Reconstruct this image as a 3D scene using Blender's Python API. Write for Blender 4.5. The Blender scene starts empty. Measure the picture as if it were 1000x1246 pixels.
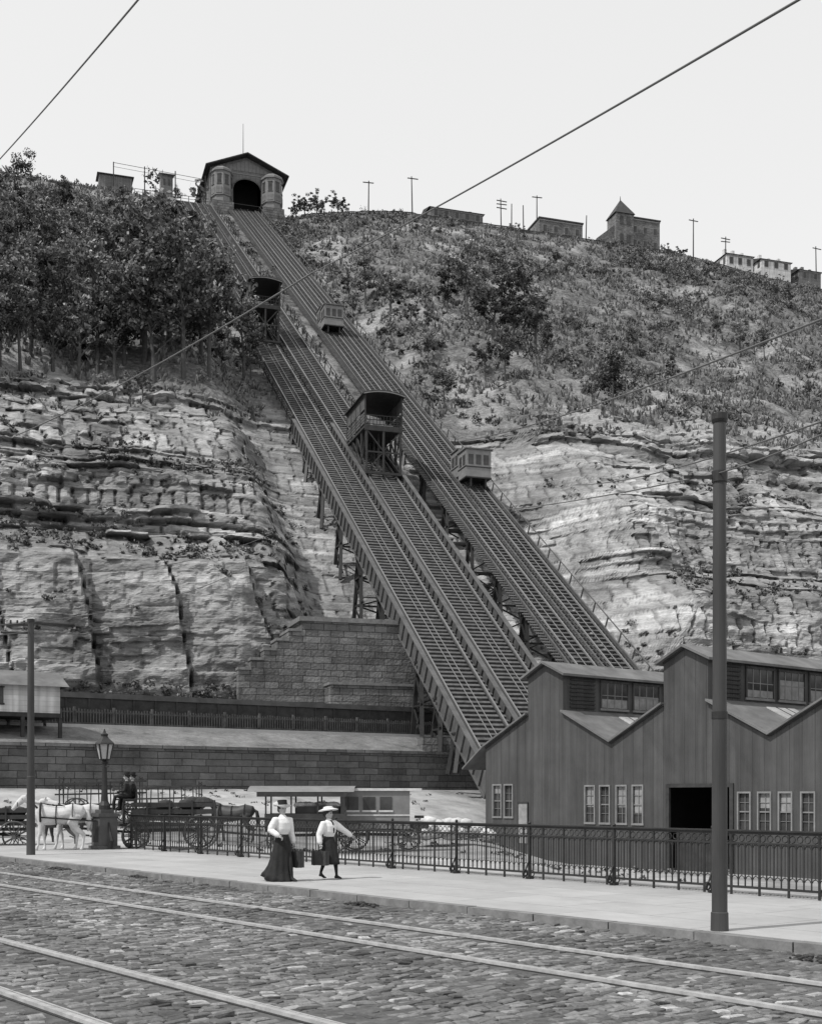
import bpy, math, random
import numpy as np
from mathutils import Vector, Matrix
from mathutils.geometry import tessellate_polygon
random.seed(7); rng=np.random.default_rng(7)
scene=bpy.context.scene
V=Vector
CZ=1.87; F=1500.0; HZ=969.0
# ------------------------------------------------------------ materials
MATS={}
def mat(name,c,rough=.8,var=.2,scale=3.,bump=.0,bdist=.02,stretch=(1,1,1),metal=0.,detail=5,tone=False):
    if name in MATS: return MATS[name]
    m=bpy.data.materials.new(name); m.use_nodes=True; nt=m.node_tree; N=nt.nodes; L=nt.links
    b=N['Principled BSDF']; b.inputs['Roughness'].default_value=rough; b.inputs['Metallic'].default_value=metal
    b.inputs['Specular IOR Level'].default_value=.3; cin=b.inputs['Base Color']
    tc=N.new('ShaderNodeTexCoord'); mp=N.new('ShaderNodeMapping'); mp.inputs['Scale'].default_value=stretch
    L.new(tc.outputs['Object'],mp.inputs[0])
    n=N.new('ShaderNodeTexNoise'); n.inputs['Scale'].default_value=scale; n.inputs['Detail'].default_value=detail
    n.inputs['Roughness'].default_value=.65
    L.new(mp.outputs[0],n.inputs['Vector'])
    r=N.new('ShaderNodeMapRange'); r.inputs[1].default_value=.28; r.inputs[2].default_value=.72
    r.inputs[3].default_value=c*(1-var); r.inputs[4].default_value=c*(1+var)
    L.new(n.outputs['Fac'],r.inputs[0])
    out=r.outputs[0]
    if tone:
        a=N.new('ShaderNodeAttribute'); a.attribute_name='tone'
        mm=N.new('ShaderNodeMath'); mm.operation='MULTIPLY'; L.new(out,mm.inputs[0]); L.new(a.outputs['Fac'],mm.inputs[1]); out=mm.outputs[0]
    L.new(out,cin)
    if bump>0:
        n2=N.new('ShaderNodeTexNoise'); n2.inputs['Scale'].default_value=scale*4; n2.inputs['Detail'].default_value=4
        L.new(mp.outputs[0],n2.inputs['Vector'])
        bp=N.new('ShaderNodeBump'); bp.inputs['Strength'].default_value=bump; bp.inputs['Distance'].default_value=bdist
        L.new(n2.outputs['Fac'],bp.inputs['Height']); L.new(bp.outputs[0],b.inputs['Normal'])
    MATS[name]=m; return m
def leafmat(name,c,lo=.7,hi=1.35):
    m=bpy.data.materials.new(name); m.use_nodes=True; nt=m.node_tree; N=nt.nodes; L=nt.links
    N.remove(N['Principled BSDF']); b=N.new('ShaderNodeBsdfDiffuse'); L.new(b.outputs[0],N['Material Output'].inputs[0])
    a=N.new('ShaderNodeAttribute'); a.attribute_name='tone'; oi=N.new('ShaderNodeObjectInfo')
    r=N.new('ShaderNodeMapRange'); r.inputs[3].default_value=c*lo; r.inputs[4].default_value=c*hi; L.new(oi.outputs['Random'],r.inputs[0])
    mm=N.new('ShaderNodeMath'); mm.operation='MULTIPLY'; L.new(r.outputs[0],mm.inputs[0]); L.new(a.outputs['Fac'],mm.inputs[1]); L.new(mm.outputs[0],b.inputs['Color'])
    return m
def masonry(name,c,bw,bh,axis='XZ',joint=.25,var=.3,ms=1.):
    m=bpy.data.materials.new(name); m.use_nodes=True; nt=m.node_tree; N=nt.nodes; L=nt.links
    b=N['Principled BSDF']; b.inputs['Roughness'].default_value=.9
    tc=N.new('ShaderNodeTexCoord'); sp=N.new('ShaderNodeSeparateXYZ'); cb=N.new('ShaderNodeCombineXYZ')
    dn=N.new('ShaderNodeTexNoise'); dn.inputs['Scale'].default_value=1.3; dn.inputs['Detail'].default_value=3; L.new(tc.outputs['Object'],dn.inputs['Vector'])
    ds=N.new('ShaderNodeVectorMath'); ds.operation='SCALE'; ds.inputs['Scale'].default_value=.09*min(bh*2,1); L.new(dn.outputs['Color'],ds.inputs[0])
    dv=N.new('ShaderNodeVectorMath'); dv.operation='ADD'; L.new(tc.outputs['Object'],dv.inputs[0]); L.new(ds.outputs[0],dv.inputs[1])
    L.new(dv.outputs[0],sp.inputs[0])
    if axis=='XZ':
        ad=N.new('ShaderNodeMath'); ad.operation='ADD'; L.new(sp.outputs[0],ad.inputs[0]); L.new(sp.outputs[1],ad.inputs[1])
        L.new(ad.outputs[0],cb.inputs[0]); L.new(sp.outputs[2],cb.inputs[1])
    else:
        L.new(sp.outputs[0],cb.inputs[0]); L.new(sp.outputs[1],cb.inputs[1])
    br=N.new('ShaderNodeTexBrick'); L.new(cb.outputs[0],br.inputs['Vector'])
    br.inputs['Scale'].default_value=1; br.inputs['Brick Width'].default_value=bw; br.inputs['Row Height'].default_value=bh
    br.inputs['Mortar Size'].default_value=.025*min(bh*2,1)*ms; br.inputs['Mortar Smooth'].default_value=.6
    br.squash=1.4; br.squash_frequency=3; br.offset=.43
    g=lambda x:(x,x,x,1)
    br.inputs['Color1'].default_value=g(c*(1-var)); br.inputs['Color2'].default_value=g(c*(1+var)); br.inputs['Mortar'].default_value=g(c*joint)
    n=N.new('ShaderNodeTexNoise'); n.inputs['Scale'].default_value=.5; n.inputs['Detail'].default_value=7; n.inputs['Roughness'].default_value=.75
    L.new(tc.outputs['Object'],n.inputs['Vector'])
    r=N.new('ShaderNodeMapRange'); r.inputs[1].default_value=.3; r.inputs[2].default_value=.7; r.inputs[3].default_value=.5 if joint<.4 else .8; r.inputs[4].default_value=1.5 if joint<.4 else 1.15
    L.new(n.outputs['Fac'],r.inputs[0])
    mx=N.new('ShaderNodeVectorMath'); mx.operation='SCALE'; L.new(br.outputs['Color'],mx.inputs[0]); L.new(r.outputs[0],mx.inputs['Scale'])
    L.new(mx.outputs[0],b.inputs['Base Color'])
    n2=N.new('ShaderNodeTexNoise'); n2.inputs['Scale'].default_value=5; n2.inputs['Detail'].default_value=4; L.new(tc.outputs['Object'],n2.inputs['Vector'])
    s=N.new('ShaderNodeMath'); s.operation='SUBTRACT'; L.new(n2.outputs['Fac'],s.inputs[0]); L.new(br.outputs['Fac'],s.inputs[1])
    bp=N.new('ShaderNodeBump'); bp.inputs['Strength'].default_value=.9; bp.inputs['Distance'].default_value=.1 if joint<.4 else .01
    L.new(s.outputs[0],bp.inputs['Height']); L.new(bp.outputs[0],b.inputs['Normal'])
    return m
def siding(name,c,period,axis=0,var=.2,bump=.5):
    m=mat(name,c,.65,var,.6,0)
    nt=m.node_tree; N=nt.nodes; L=nt.links; b=N['Principled BSDF']
    tc=N.new('ShaderNodeTexCoord'); sp=N.new('ShaderNodeSeparateXYZ'); L.new(tc.outputs['Object'],sp.inputs[0])
    src=sp.outputs[2]
    if axis==0:
        ad=N.new('ShaderNodeMath'); ad.operation='ADD'; L.new(sp.outputs[0],ad.inputs[0]); L.new(sp.outputs[1],ad.inputs[1]); src=ad.outputs[0]
    mu=N.new('ShaderNodeMath'); mu.operation='MULTIPLY'; mu.inputs[1].default_value=1/period; L.new(src,mu.inputs[0])
    fr=N.new('ShaderNodeMath'); fr.operation='FRACT'; L.new(mu.outputs[0],fr.inputs[0])
    cr=N.new('ShaderNodeValToRGB'); cr.color_ramp.elements[0].position=.0; cr.color_ramp.elements[0].color=(.55,.55,.55,1)
    cr.color_ramp.elements[1].position=.08; cr.color_ramp.elements[1].color=(1,1,1,1)
    L.new(fr.outputs[0],cr.inputs[0])
    fl=N.new('ShaderNodeMath'); fl.operation='FLOOR'; L.new(mu.outputs[0],fl.inputs[0])
    wn=N.new('ShaderNodeTexWhiteNoise'); wn.noise_dimensions='1D'; L.new(fl.outputs[0],wn.inputs['W'])
    wr=N.new('ShaderNodeMapRange'); wr.inputs[3].default_value=.9; wr.inputs[4].default_value=1.1; L.new(wn.outputs['Value'],wr.inputs[0])
    mp=N.new('ShaderNodeMapping'); mp.inputs['Scale'].default_value=(2.5,2.5,.15); L.new(tc.outputs['Object'],mp.inputs[0])
    n=N.new('ShaderNodeTexNoise'); n.inputs['Scale'].default_value=1.2; n.inputs['Detail'].default_value=6; L.new(mp.outputs[0],n.inputs['Vector'])
    r=N.new('ShaderNodeMapRange'); r.inputs[1].default_value=.3; r.inputs[2].default_value=.7; r.inputs[3].default_value=.7; r.inputs[4].default_value=1.2; L.new(n.outputs['Fac'],r.inputs[0])
    m0=N.new('ShaderNodeMath'); m0.operation='MULTIPLY'; L.new(cr.outputs[0],m0.inputs[0]); L.new(wr.outputs[0],m0.inputs[1])
    m1=N.new('ShaderNodeMath'); m1.operation='MULTIPLY'; L.new(m0.outputs[0],m1.inputs[0]); L.new(r.outputs[0],m1.inputs[1])
    m2=N.new('ShaderNodeMath'); m2.operation='MULTIPLY'; L.new(m1.outputs[0],m2.inputs[0])
    old=b.inputs['Base Color'].links[0].from_socket; L.new(old,m2.inputs[1]); L.new(m2.outputs[0],b.inputs['Base Color'])
    mu2=N.new('ShaderNodeMath'); mu2.operation='MULTIPLY'; mu2.inputs[1].default_value=2*math.pi/(period/5); L.new(src,mu2.inputs[0])
    sn=N.new('ShaderNodeMath'); sn.operation='SINE'; L.new(mu2.outputs[0],sn.inputs[0])
    sm=N.new('ShaderNodeMath'); sm.operation='MULTIPLY_ADD'; sm.inputs[1].default_value=.25 if axis==0 else 0; L.new(sn.outputs[0],sm.inputs[0]); L.new(cr.outputs[0],sm.inputs[2])
    bp=N.new('ShaderNodeBump'); bp.inputs['Strength'].default_value=bump; bp.inputs['Distance'].default_value=.03
    L.new(sm.outputs[0],bp.inputs['Height']); L.new(bp.outputs[0],b.inputs['Normal'])
    return m
M_iron=mat('dark_iron',.025,.5,.3,4,.2)
M_steel=mat('rail_steel',.24,.35,.25,8,.0,metal=.4)
M_tram=mat('tram_rail_steel',.36,.4,.3,6)
M_flange=mat('tram_rail_groove',.03,.7,.3,6)
M_timber=mat('weathered_timber',.09,.85,.5,2,.4,stretch=(1,1,1))
M_timberd=mat('dark_timber',.04,.85,.4,2,.4)
M_girder=mat('painted_girder',.085,.6,.35,1.2,.1)
M_conc=mat('sidewalk_concrete',.42,.9,.18,.8,.3,.01)
M_kerb=mat('kerb_stone',.17,.85,.35,3,.5,.02)
M_yard=mat('yard_dirt',.30,.95,.5,.35,.8,.1)
M_roadbed=mat('road_grit',.085,.95,.4,5,.5,.02)
M_sett=mat('granite_sett',.135,.6,.35,14,.6,.012,tone=True)
M_leaf=leafmat('foliage',.085,.5,1.5)
M_shrub=leafmat('shrub_foliage',.105,1,1)
M_leafl=leafmat('grass_blades',.155,1,1)
M_bark=mat('bark',.07,.9,.4,4)
M_glass=mat('window_glass',.05,.12,.5,1.5); 
M_white=mat('white_paint',.62,.6,.15,2)
M_frame=mat('window_frame_paint',.2,.6,.25,2)
M_roofd=mat('dark_roof',.045,.7,.35,1,.2)
M_roofm=mat('roof_felt',.13,.7,.4,.8,.2)
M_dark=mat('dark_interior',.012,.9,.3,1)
M_ashlar=masonry('ashlar_stone',.10,1.1,.42)
M_pier=masonry('pier_stone',.13,1.0,.5)
M_brick=masonry('house_brick',.15,.5,.18)
M_corr=siding('corrugated_siding',.068,.62)
M_clap=siding('white_clapboard',.55,.3,axis=2)
M_clapg=siding('grey_clapboard',.14,.3,axis=2)
M_skin=mat('skin',.4,.6,.08,6)
M_blouse=mat('white_blouse',.7,.8,.12,6,.3)
M_black=mat('black_cloth',.02,.85,.4,5,.4)
M_hair=mat('dark_hair',.03,.6,.3,20,.4)
M_straw=mat('straw_hat',.45,.8,.12,10)
M_leather=mat('brown_leather',.05,.5,.3,6,.2)
M_horsew=mat('grey_horse_coat',.5,.65,.25,3)
M_horsed=mat('dark_horse_coat',.06,.55,.3,3)
M_sack=mat('sack_cloth',.5,.9,.2,4,.4)
M_pole=mat('painted_pole',.05,.55,.4,1.5,.2,stretch=(1,1,.2))
M_wire=mat('wire_metal',.1,.5,.1,2)
M_carp=mat('car_paint',.2,.6,.25,1.5,.1)
M_turret=mat('turret_paint',.17,.6,.2,1.5,.1)
# ------------------------------------------------------------ mesh builder
class MB:
    def __init__(s): s.v=[]; s.f=[]; s.m=[]
    def add(s,vs,fs,mi=0):
        o=len(s.v); s.v+= [tuple(q) for q in vs]; s.f+=[tuple(i+o for i in f) for f in fs]; s.m+=[mi]*len(fs)
    def box(s,c,d,mi=0,R=None):
        vs=[]
        for z in(-.5,.5):
            for x,y in((-.5,-.5),(.5,-.5),(.5,.5),(-.5,.5)):
                p=V((x*d[0],y*d[1],z*d[2]))
                if R is not None: p=R@p
                vs.append(p+V(c))
        s.add(vs,[(3,2,1,0),(4,5,6,7),(0,1,5,4),(1,2,6,5),(2,3,7,6),(3,0,4,7)],mi)
    def bb(s,x0,x1,y0,y1,z0,z1,mi=0): s.box(((x0+x1)/2,(y0+y1)/2,(z0+z1)/2),(abs(x1-x0),abs(y1-y0),abs(z1-z0)),mi)
    def beam(s,p0,p1,w,h,mi=0):
        p0=V(p0);p1=V(p1); y=(p1-p0).normalized(); r=V((0,0,1)) if abs(y.z)<.98 else V((0,1,0))
        x=y.cross(r).normalized(); z=x.cross(y); vs=[]
        for p in(p0,p1):
            for a,b in((-.5,-.5),(.5,-.5),(.5,.5),(-.5,.5)): vs.append(p+x*a*w+z*b*h)
        s.add(vs,[(0,1,2,3),(7,6,5,4),(0,4,5,1),(1,5,6,2),(2,6,7,3),(3,7,4,0)],mi)
    def cyl(s,p0,p1,r0,r1=None,n=8,mi=0):
        if r1 is None: r1=r0
        s.loft([p0,p1],[(r0,r0),(r1,r1)],n,mi)
    def loft(s,pts,rad,n=12,mi=0,fold=0,nf=9):
        pts=[V(p) for p in pts]; rings=[]; pu=None
        for i,p in enumerate(pts):
            t=(pts[min(i+1,len(pts)-1)]-pts[max(i-1,0)]).normalized()
            if pu is None:
                ref=V((1,0,0)) if abs(t.x)<.8 else V((0,0,1))
            else: ref=pu
            u=(ref-t*ref.dot(t)).normalized(); w=t.cross(u); pu=u
            ra,rb=rad[i] if isinstance(rad[i],tuple) else (rad[i],rad[i])
            ring=[]
            for k in range(n):
                a=2*math.pi*k/n; ff=1+fold*(math.sin(a*nf+i*.3)+.6*math.sin(a*5+1.3))*(i/len(pts))
                ring.append(p+u*math.cos(a)*ra*ff+w*math.sin(a)*rb*ff)
            rings+=ring
        fs=[]
        for i in range(len(pts)-1):
            for k in range(n):
                k2=(k+1)%n; fs.append((i*n+k,i*n+k2,(i+1)*n+k2,(i+1)*n+k))
        fs.append(tuple(range(n-1,-1,-1))); fs.append(tuple((len(pts)-1)*n+k for k in range(n)))
        s.add(rings,fs,mi)
    def ball(s,c,r,mi=0,n=12):
        if not isinstance(r,tuple): r=(r,r,r)
        pts=[];rad=[]
        for i in range(n//2+1):
            a=math.pi*i/(n//2); pts.append((c[0],c[1],c[2]-r[2]*math.cos(a))); q=max(math.sin(a),.03); rad.append((r[0]*q,r[1]*q))
        s.loft(pts,rad,n,mi)
    def ring(s,c,R,r,axis='y',n=14,m=5,mi=0,arc=(0,1)):
        vs=[];fs=[]
        full=arc==(0,1); cnt=n if full else n+1
        for i in range(cnt):
            a=2*math.pi*(arc[0]+(arc[1]-arc[0])*i/n)
            for j in range(m):
                b=2*math.pi*j/m; q=R+r*math.cos(b); h=r*math.sin(b)
                if axis=='y': vs.append((c[0]+q*math.cos(a),c[1]+h,c[2]+q*math.sin(a)))
                elif axis=='x': vs.append((c[0]+h,c[1]+q*math.cos(a),c[2]+q*math.sin(a)))
                else: vs.append((c[0]+q*math.cos(a),c[1]+q*math.sin(a),c[2]+h))
        for i in range(n):
            i2=(i+1)%cnt
            for j in range(m):
                j2=(j+1)%m; fs.append((i*m+j,i2*m+j,i2*m+j2,i*m+j2))
        s.add(vs,fs,mi)
    def wall(s,outer,holes,fn,mi=0):
        """flat wall with real openings; fn maps (a,b)->3D"""
        polys=[[V((a,b,0)) for a,b in outer]]+[[V((a,b,0)) for a,b in h] for h in holes]
        flat=[q for p in polys for q in p]
        tr=tessellate_polygon(polys); s.add([fn(q.x,q.y) for q in flat],[tuple(t) for t in tr],mi)
    def make(s,name,mats,loc=(0,0,0),rz=0,parent=None,smooth=False,M=None,remesh=0):
        me=bpy.data.meshes.new(name); me.from_pydata(s.v,[],s.f); me.update()
        for m in mats: me.materials.append(m)
        me.polygons.foreach_set('material_index',s.m)
        if smooth: me.polygons.foreach_set('use_smooth',[True]*len(s.f))
        o=bpy.data.objects.new(name,me); scene.collection.objects.link(o)
        if M is not None: o.matrix_world=M
        else: o.location=loc; o.rotation_euler=(0,0,rz)
        if parent: o.parent=parent
        if remesh:
            md=o.modifiers.new('r','REMESH'); md.mode='VOXEL'; md.voxel_size=remesh; md.use_smooth_shade=True
            sm=o.modifiers.new('s','SMOOTH'); sm.iterations=3
        return o
def npmesh(name,v,quads,mats,attrs={},smooth=False,tri=False,midx=None):
    me=bpy.data.meshes.new(name); k=quads.shape[1]; nf=len(quads)
    me.vertices.add(len(v)); me.vertices.foreach_set('co',np.ascontiguousarray(v,dtype=np.float32).ravel())
    me.loops.add(nf*k); me.loops.foreach_set('vertex_index',np.ascontiguousarray(quads,dtype=np.int32).ravel())
    me.polygons.add(nf); me.polygons.foreach_set('loop_start',np.arange(0,nf*k,k,dtype=np.int32))
    me.polygons.foreach_set('loop_total',np.full(nf,k,dtype=np.int32))
    for m in mats: me.materials.append(m)
    if midx is not None: me.polygons.foreach_set('material_index',midx.astype(np.int32))
    me.polygons.foreach_set('use_smooth',np.full(nf,smooth))
    for n,a in attrs.items():
        at=me.attributes.new(n,'FLOAT','POINT'); at.data.foreach_set('value',a.astype(np.float32))
    me.update(calc_edges=True); me.validate()
    return me
def addobj(name,me,loc=(0,0,0),rz=0,sc=1):
    o=bpy.data.objects.new(name,me); scene.collection.objects.link(o); o.location=loc; o.rotation_euler=(0,0,rz)
    o.scale=(sc,sc,sc) if not isinstance(sc,tuple) else sc; return o
def empty(name,loc=(0,0,0),rz=0):
    o=bpy.data.objects.new(name,None); scene.collection.objects.link(o); o.location=loc; o.rotation_euler=(0,0,rz); return o
# ------------------------------------------------------------ noise
def h2(i,j,s=0):
    n=(i.astype(np.int64)*374761393+j.astype(np.int64)*668265263+s*974711)&0xffffffff
    n=((n^(n>>13))*1274126177)&0xffffffff
    return ((n^(n>>16))&0xffffff)/float(0xffffff)
def vn(x,y,s=0):
    x=np.asarray(x,float);y=np.asarray(y,float); i=np.floor(x);j=np.floor(y);fx=x-i;fy=y-j
    fx=fx*fx*(3-2*fx);fy=fy*fy*(3-2*fy)
    a=h2(i,j,s);b=h2(i+1,j,s);c=h2(i,j+1,s);d=h2(i+1,j+1,s)
    return (a*(1-fx)+b*fx)*(1-fy)+(c*(1-fx)+d*fx)*fy
def fbm(x,y,s=0,o=4):
    r=0;a=.5;t=0
    for k in range(o): r=r+a*vn(x*2**k,y*2**k,s+k*17);t+=a;a*=.5
    return r/t
def ss(a,b,x): t=np.clip((x-a)/(b-a),0,1); return t*t*(3-2*t)
# ------------------------------------------------------------ frames
nn=V((.785,.619,0)); dd=V((-.619,.785,0)); RZ=math.atan2(-.785,.619)       # road frame: x = -dd , y = nn
ll=V((.954,.299,0)); hh=V((-.299,.954,0)); HRZ=math.atan2(.299,.954)        # hill frame
O=V((4,80,0))
def road(p,t,z=0): return nn*p+dd*t+V((0,0,z))
def hill(a,b,z=0): return O+ll*a+hh*b+V((0,0,z))
def inc(b): return 4.75+.6705*b
def bwall(a): return np.clip(5.7+(a+1.5)*.258,-9,8.5)
# ------------------------------------------------------------ hillside
A=np.concatenate([np.arange(-75,-40,1.),np.arange(-40,62,.22),np.arange(62,195,.9)])
bw=bwall(A); one=np.ones_like(A)
ctrl=[(bw,4.9),(bw+5,6.2),(bw+7.6,6.3),(bw+7.75,8.1),(17.5,8.5),(19.2,14.5),(21.5,20),(28.5,23.5),(33,30.5),(42,35),(51,42),(60,46.5),(170,119.2),(178,121.8),(280,123)]
cnt=[6,3,5,7,50,48,36,50,42,50,32,220,14,6]
Bs=[];Zs=[]
for i in range(len(ctrl)-1):
    b0=ctrl[i][0]*one;b1=ctrl[i+1][0]*one;z0,z1=ctrl[i][1],ctrl[i+1][1]
    for k in range(cnt[i]): t=k/cnt[i]; Bs.append(b0*(1-t)+b1*t); Zs.append((z0*(1-t)+z1*t)*one)
Bs.append(280*one);Zs.append(123*one)
B=np.array(Bs);Z=np.array(Zs);AA=np.tile(A,(B.shape[0],1))
up=ss(17.5,60,B)*(1-ss(135,168,B))
Z=Z+up*((fbm(AA/22,B/22,3)-.5)*9+(fbm(AA/5,B/5,5)-.5)*2.6)
Z=Z+3.6*ss(22,50,AA)*(1-ss(105,150,AA))*ss(120,172,B)
Z=Z+ss(58,70,B)*(1-ss(168,176,B))*((fbm(AA/1.6,B/1.6,9,3)-.5)*1.0)
clr=np.interp(B,[5,12,22,36,50,60,170,180],[3,5.2,8.6,5.8,3.0,1.6,1.1,1.0])
wa=ss(-9,-3,AA)*(1-ss(18.5,30,AA))*(1-ss(172,176,B))
Zc=inc(B)-clr; Z=np.where(Z>Zc,Z*(1-wa)+Zc*wa,Z)
near=ss(-9,-1,AA)*(1-ss(20,36,AA))*ss(19,24,B)*(1-ss(168,174,B))
# strata displacement
bounds=np.cumsum(rng.choice([.28,.42,.65,1.0,1.6,2.3],110,p=[.24,.26,.2,.14,.1,.06]))+5
zz=Z+1.4*(fbm(AA/14,B/40,21)-.5)*2+.015*AA+.35*(fbm(AA/2.5,Z/3,22)-.5)
idx=np.minimum(np.searchsorted(bounds,zz),109); lo=np.where(idx>0,bounds[np.maximum(idx-1,0)],4); hi=bounds[idx]
fr=np.clip((zz-lo)/np.maximum(hi-lo,.1),0,1)
LR=rng.random(200);LW=rng.uniform(.9,5,200);LO=rng.uniform(0,10,200)
cx=(AA+.9*(fbm(AA/3,Z/1.5,31)-.5)+.5*(fbm(AA/.8,Z/.8,32,2)-.5))/LW[idx]+LO[idx]; cell=np.floor(cx)
big=(.3+1.0*ss(.35,.62,fbm(AA/13,Z/7,45)))
massive=(1-ss(20,25,Z+(fbm(AA/8,Z/8,46)-.5)*6))*(1-ss(-12,-6,AA))
D0=((LR[idx]-.5)*1.9+(h2(idx,cell,5)-.5)*1.5+.45*(fr**.5))*big
# massive lower bed: few tall fractured blocks
mx_=(AA+2.2*(fbm(AA/5,Z/9,52)-.5)+.22*Z)/6.5; mc=np.floor(mx_); mfr=np.abs(mx_-mc-.5); medge=ss(.47,.5,mfr)
D1=(h2(mc,mc,53)-.5)*2.2+(mx_-mc-.5)*1.1-.8*medge+(fbm(AA/3,Z/3,54)-.5)*1.2
D=D0*(1-.72*massive)+D1*massive+(fbm(AA/1.0,Z/.6,41)-.5)*.65+(fbm(AA/7,Z/7,43)-.5)*2.6
cf=np.abs(cx-np.floor(cx)-.5); edge=ss(.5-.2/LW[idx],.5,cf)*(1-.7*massive); D=D-.4*edge
wr=ss(8.6,10.5,Z)*(1-ss(42,50,Z+(fbm(AA/7,B/7,51)-.5)*9))
Db=D*wr*(1-.6*near)
PB=B-Db
HX=O.x+ll.x*AA+hh.x*PB; HY=O.y+ll.y*AA+hh.y*PB
HP=np.stack([HX,HY,Z],-1)
lay=(1-.45*(1-ss(.0,.1/np.maximum(hi-lo,.2)+.04,fr))*(1-.6*massive))
blk=(.74+.5*h2(idx,cell,9)*(1-.5*massive))*(.8+.36*h2(idx,idx,12))*(1-.45*edge)*lay*(1-.6*medge*massive)
blk=blk*(.6+.8*fbm(AA/3.5,Z/9,57,5))
rockw=ss(8.6,9.3,Z)*(1-ss(41,49,Z+(fbm(AA/6,B/6,61)-.5)*16))
steep=np.gradient(Z,axis=0)/(np.abs(np.gradient(PB,axis=0))+.02)
ledge=(1-ss(.35,.8,steep))*ss(.4,.6,fbm(AA/8,Z/5,71))
rockw=rockw*(1-.6*ledge)
bare=ss(.55,.67,fbm(AA/9,B/6,81,5))*ss(55,62,B)+ss(.5,.62,fbm(AA/6,B/5,83,4))*ss(5,30,AA)*(1-ss(60,80,B))*ss(48,54,B)
nr,nc=B.shape; I=np.arange(nr*nc).reshape(nr,nc)
Q=np.stack([I[:-1,:-1],I[:-1,1:],I[1:,1:],I[1:,:-1]],-1).reshape(-1,4)
def hillmat():
    m=bpy.data.materials.new('hillside_rock_and_scrub'); m.use_nodes=True; nt=m.node_tree;N=nt.nodes;L=nt.links
    N.remove(N['Principled BSDF']); b=N.new('ShaderNodeBsdfDiffuse'); L.new(b.outputs[0],N['Material Output'].inputs[0])
    tc=N.new('ShaderNodeTexCoord')
    def noise(sc,st,det=8,ro=.65):
        mp=N.new('ShaderNodeMapping'); mp.inputs['Scale'].default_value=st; L.new(tc.outputs['Object'],mp.inputs[0])
        n=N.new('ShaderNodeTexNoise'); n.inputs['Scale'].default_value=sc; n.inputs['Detail'].default_value=det; n.inputs['Roughness'].default_value=ro
        L.new(mp.outputs[0],n.inputs['Vector']); return n.outputs['Fac']
    def mr(s,a,b2,c,d):
        r=N.new('ShaderNodeMapRange'); r.inputs[1].default_value=a;r.inputs[2].default_value=b2;r.inputs[3].default_value=c;r.inputs[4].default_value=d; L.new(s,r.inputs[0]); return r.outputs[0]
    def ma(op,a,b2):
        x=N.new('ShaderNodeMath'); x.operation=op
        for i,q in enumerate((a,b2)):
            if isinstance(q,(int,float)): x.inputs[i].default_value=q
            else: L.new(q,x.inputs[i])
        return x.outputs[0]
    def mix(f,a,b2):
        x=N.new('ShaderNodeMix'); x.data_type='FLOAT'; 
        for i,q in ((0,f),(2,a),(3,b2)):
            if isinstance(q,(int,float)): x.inputs[i].default_value=q
            else: L.new(q,x.inputs[i])
        return x.outputs[0]
    strat=noise(1.0,(.05,.05,1.3),5); big=noise(.11,(1,1,1),3); fine=noise(2.2,(.5,.5,1.6),5,.78)
    ak=N.new('ShaderNodeAttribute'); ak.attribute_name='blk'
    rock=ma('MULTIPLY',ma('MULTIPLY',mr(strat,.3,.7,.22,.46),ak.outputs['Fac']),ma('MULTIPLY',mr(big,.3,.7,.6,1.35),mr(fine,.3,.7,.6,1.35)))
    gn=noise(.45,(1,1,1),6,.8); g3=noise(2.5,(1,1,1),4,.75)
    grass=ma('MULTIPLY',mr(gn,.3,.7,.05,.25),mr(g3,.3,.7,.5,1.5))
    at=N.new('ShaderNodeAttribute'); at.attribute_name='rock'
    ab=N.new('ShaderNodeAttribute'); ab.attribute_name='bare'
    ap=N.new('ShaderNodeAttribute'); ap.attribute_name='bench'
    grass=mix(ma('MULTIPLY',ab.outputs['Fac'],mr(g3,.35,.6,.3,1)),grass,ma('MULTIPLY',.33,mr(gn,.3,.7,.7,1.3)))
    col=mix(at.outputs['Fac'],grass,rock)
    col=mix(ap.outputs['Fac'],col,ma('MULTIPLY',.17,mr(gn,.3,.7,.5,1.5)))
    L.new(col,b.inputs['Color'])
    hs=ma('ADD',strat,ma('MULTIPLY',fine,.6))
    bp=N.new('ShaderNodeBump'); bp.inputs['Strength'].default_value=1; bp.inputs['Distance'].default_value=.4
    L.new(hs,bp.inputs['Height']); L.new(bp.outputs[0],b.inputs['Normal'])
    return m
bench=(1-ss(8.3,8.8,Z))
me=npmesh('hillside',HP.reshape(-1,3),Q,[hillmat()],{'rock':rockw.ravel(),'bare':np.clip(bare,0,1).ravel(),'bench':bench.ravel(),'blk':blk.ravel()},smooth=False)
addobj('hillside',me)
SU=500+F*HX/HY; SV=HZ-F*(Z-CZ)/HY
def nearp(u,v):
    k=np.argmin((SU-u)**2+(SV-v)**2); return V(HP.reshape(-1,3)[k])
# ------------------------------------------------------------ ground sheet
def yardz(X,Y):
    X=np.asarray(X,float);Y=np.asarray(Y,float)
    base=-.45*ss(-9,-4,X)-1.1*ss(3,8,X)
    rx=X-O.x; ry=Y-O.y; a=rx*ll.x+ry*ll.y; b=rx*hh.x+ry*hh.y
    q=bwall(a)-b; w=1-ss(-1,16,q)
    z=base*(1-w)+2.35*w
    p=X*nn.x+Y*nn.y
    z=z*ss(19.8,21.5,p)+(-.3)*(1-ss(19.8,21.5,p))
    return np.where(q<-1.5,2.0,z)
gx=np.concatenate([np.arange(-900,-60,60),np.arange(-60,60,1.),np.arange(60,960,60)]); gy=np.concatenate([np.arange(-900,0,60),np.arange(0,110,1.),np.arange(110,180,35)])
GX,GY=np.meshgrid(gx,gy); GZ=yardz(GX,GY)+(fbm(GX/3,GY/3,91)-.5)*.16*ss(20,24,GX*nn.x+GY*nn.y)
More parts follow.
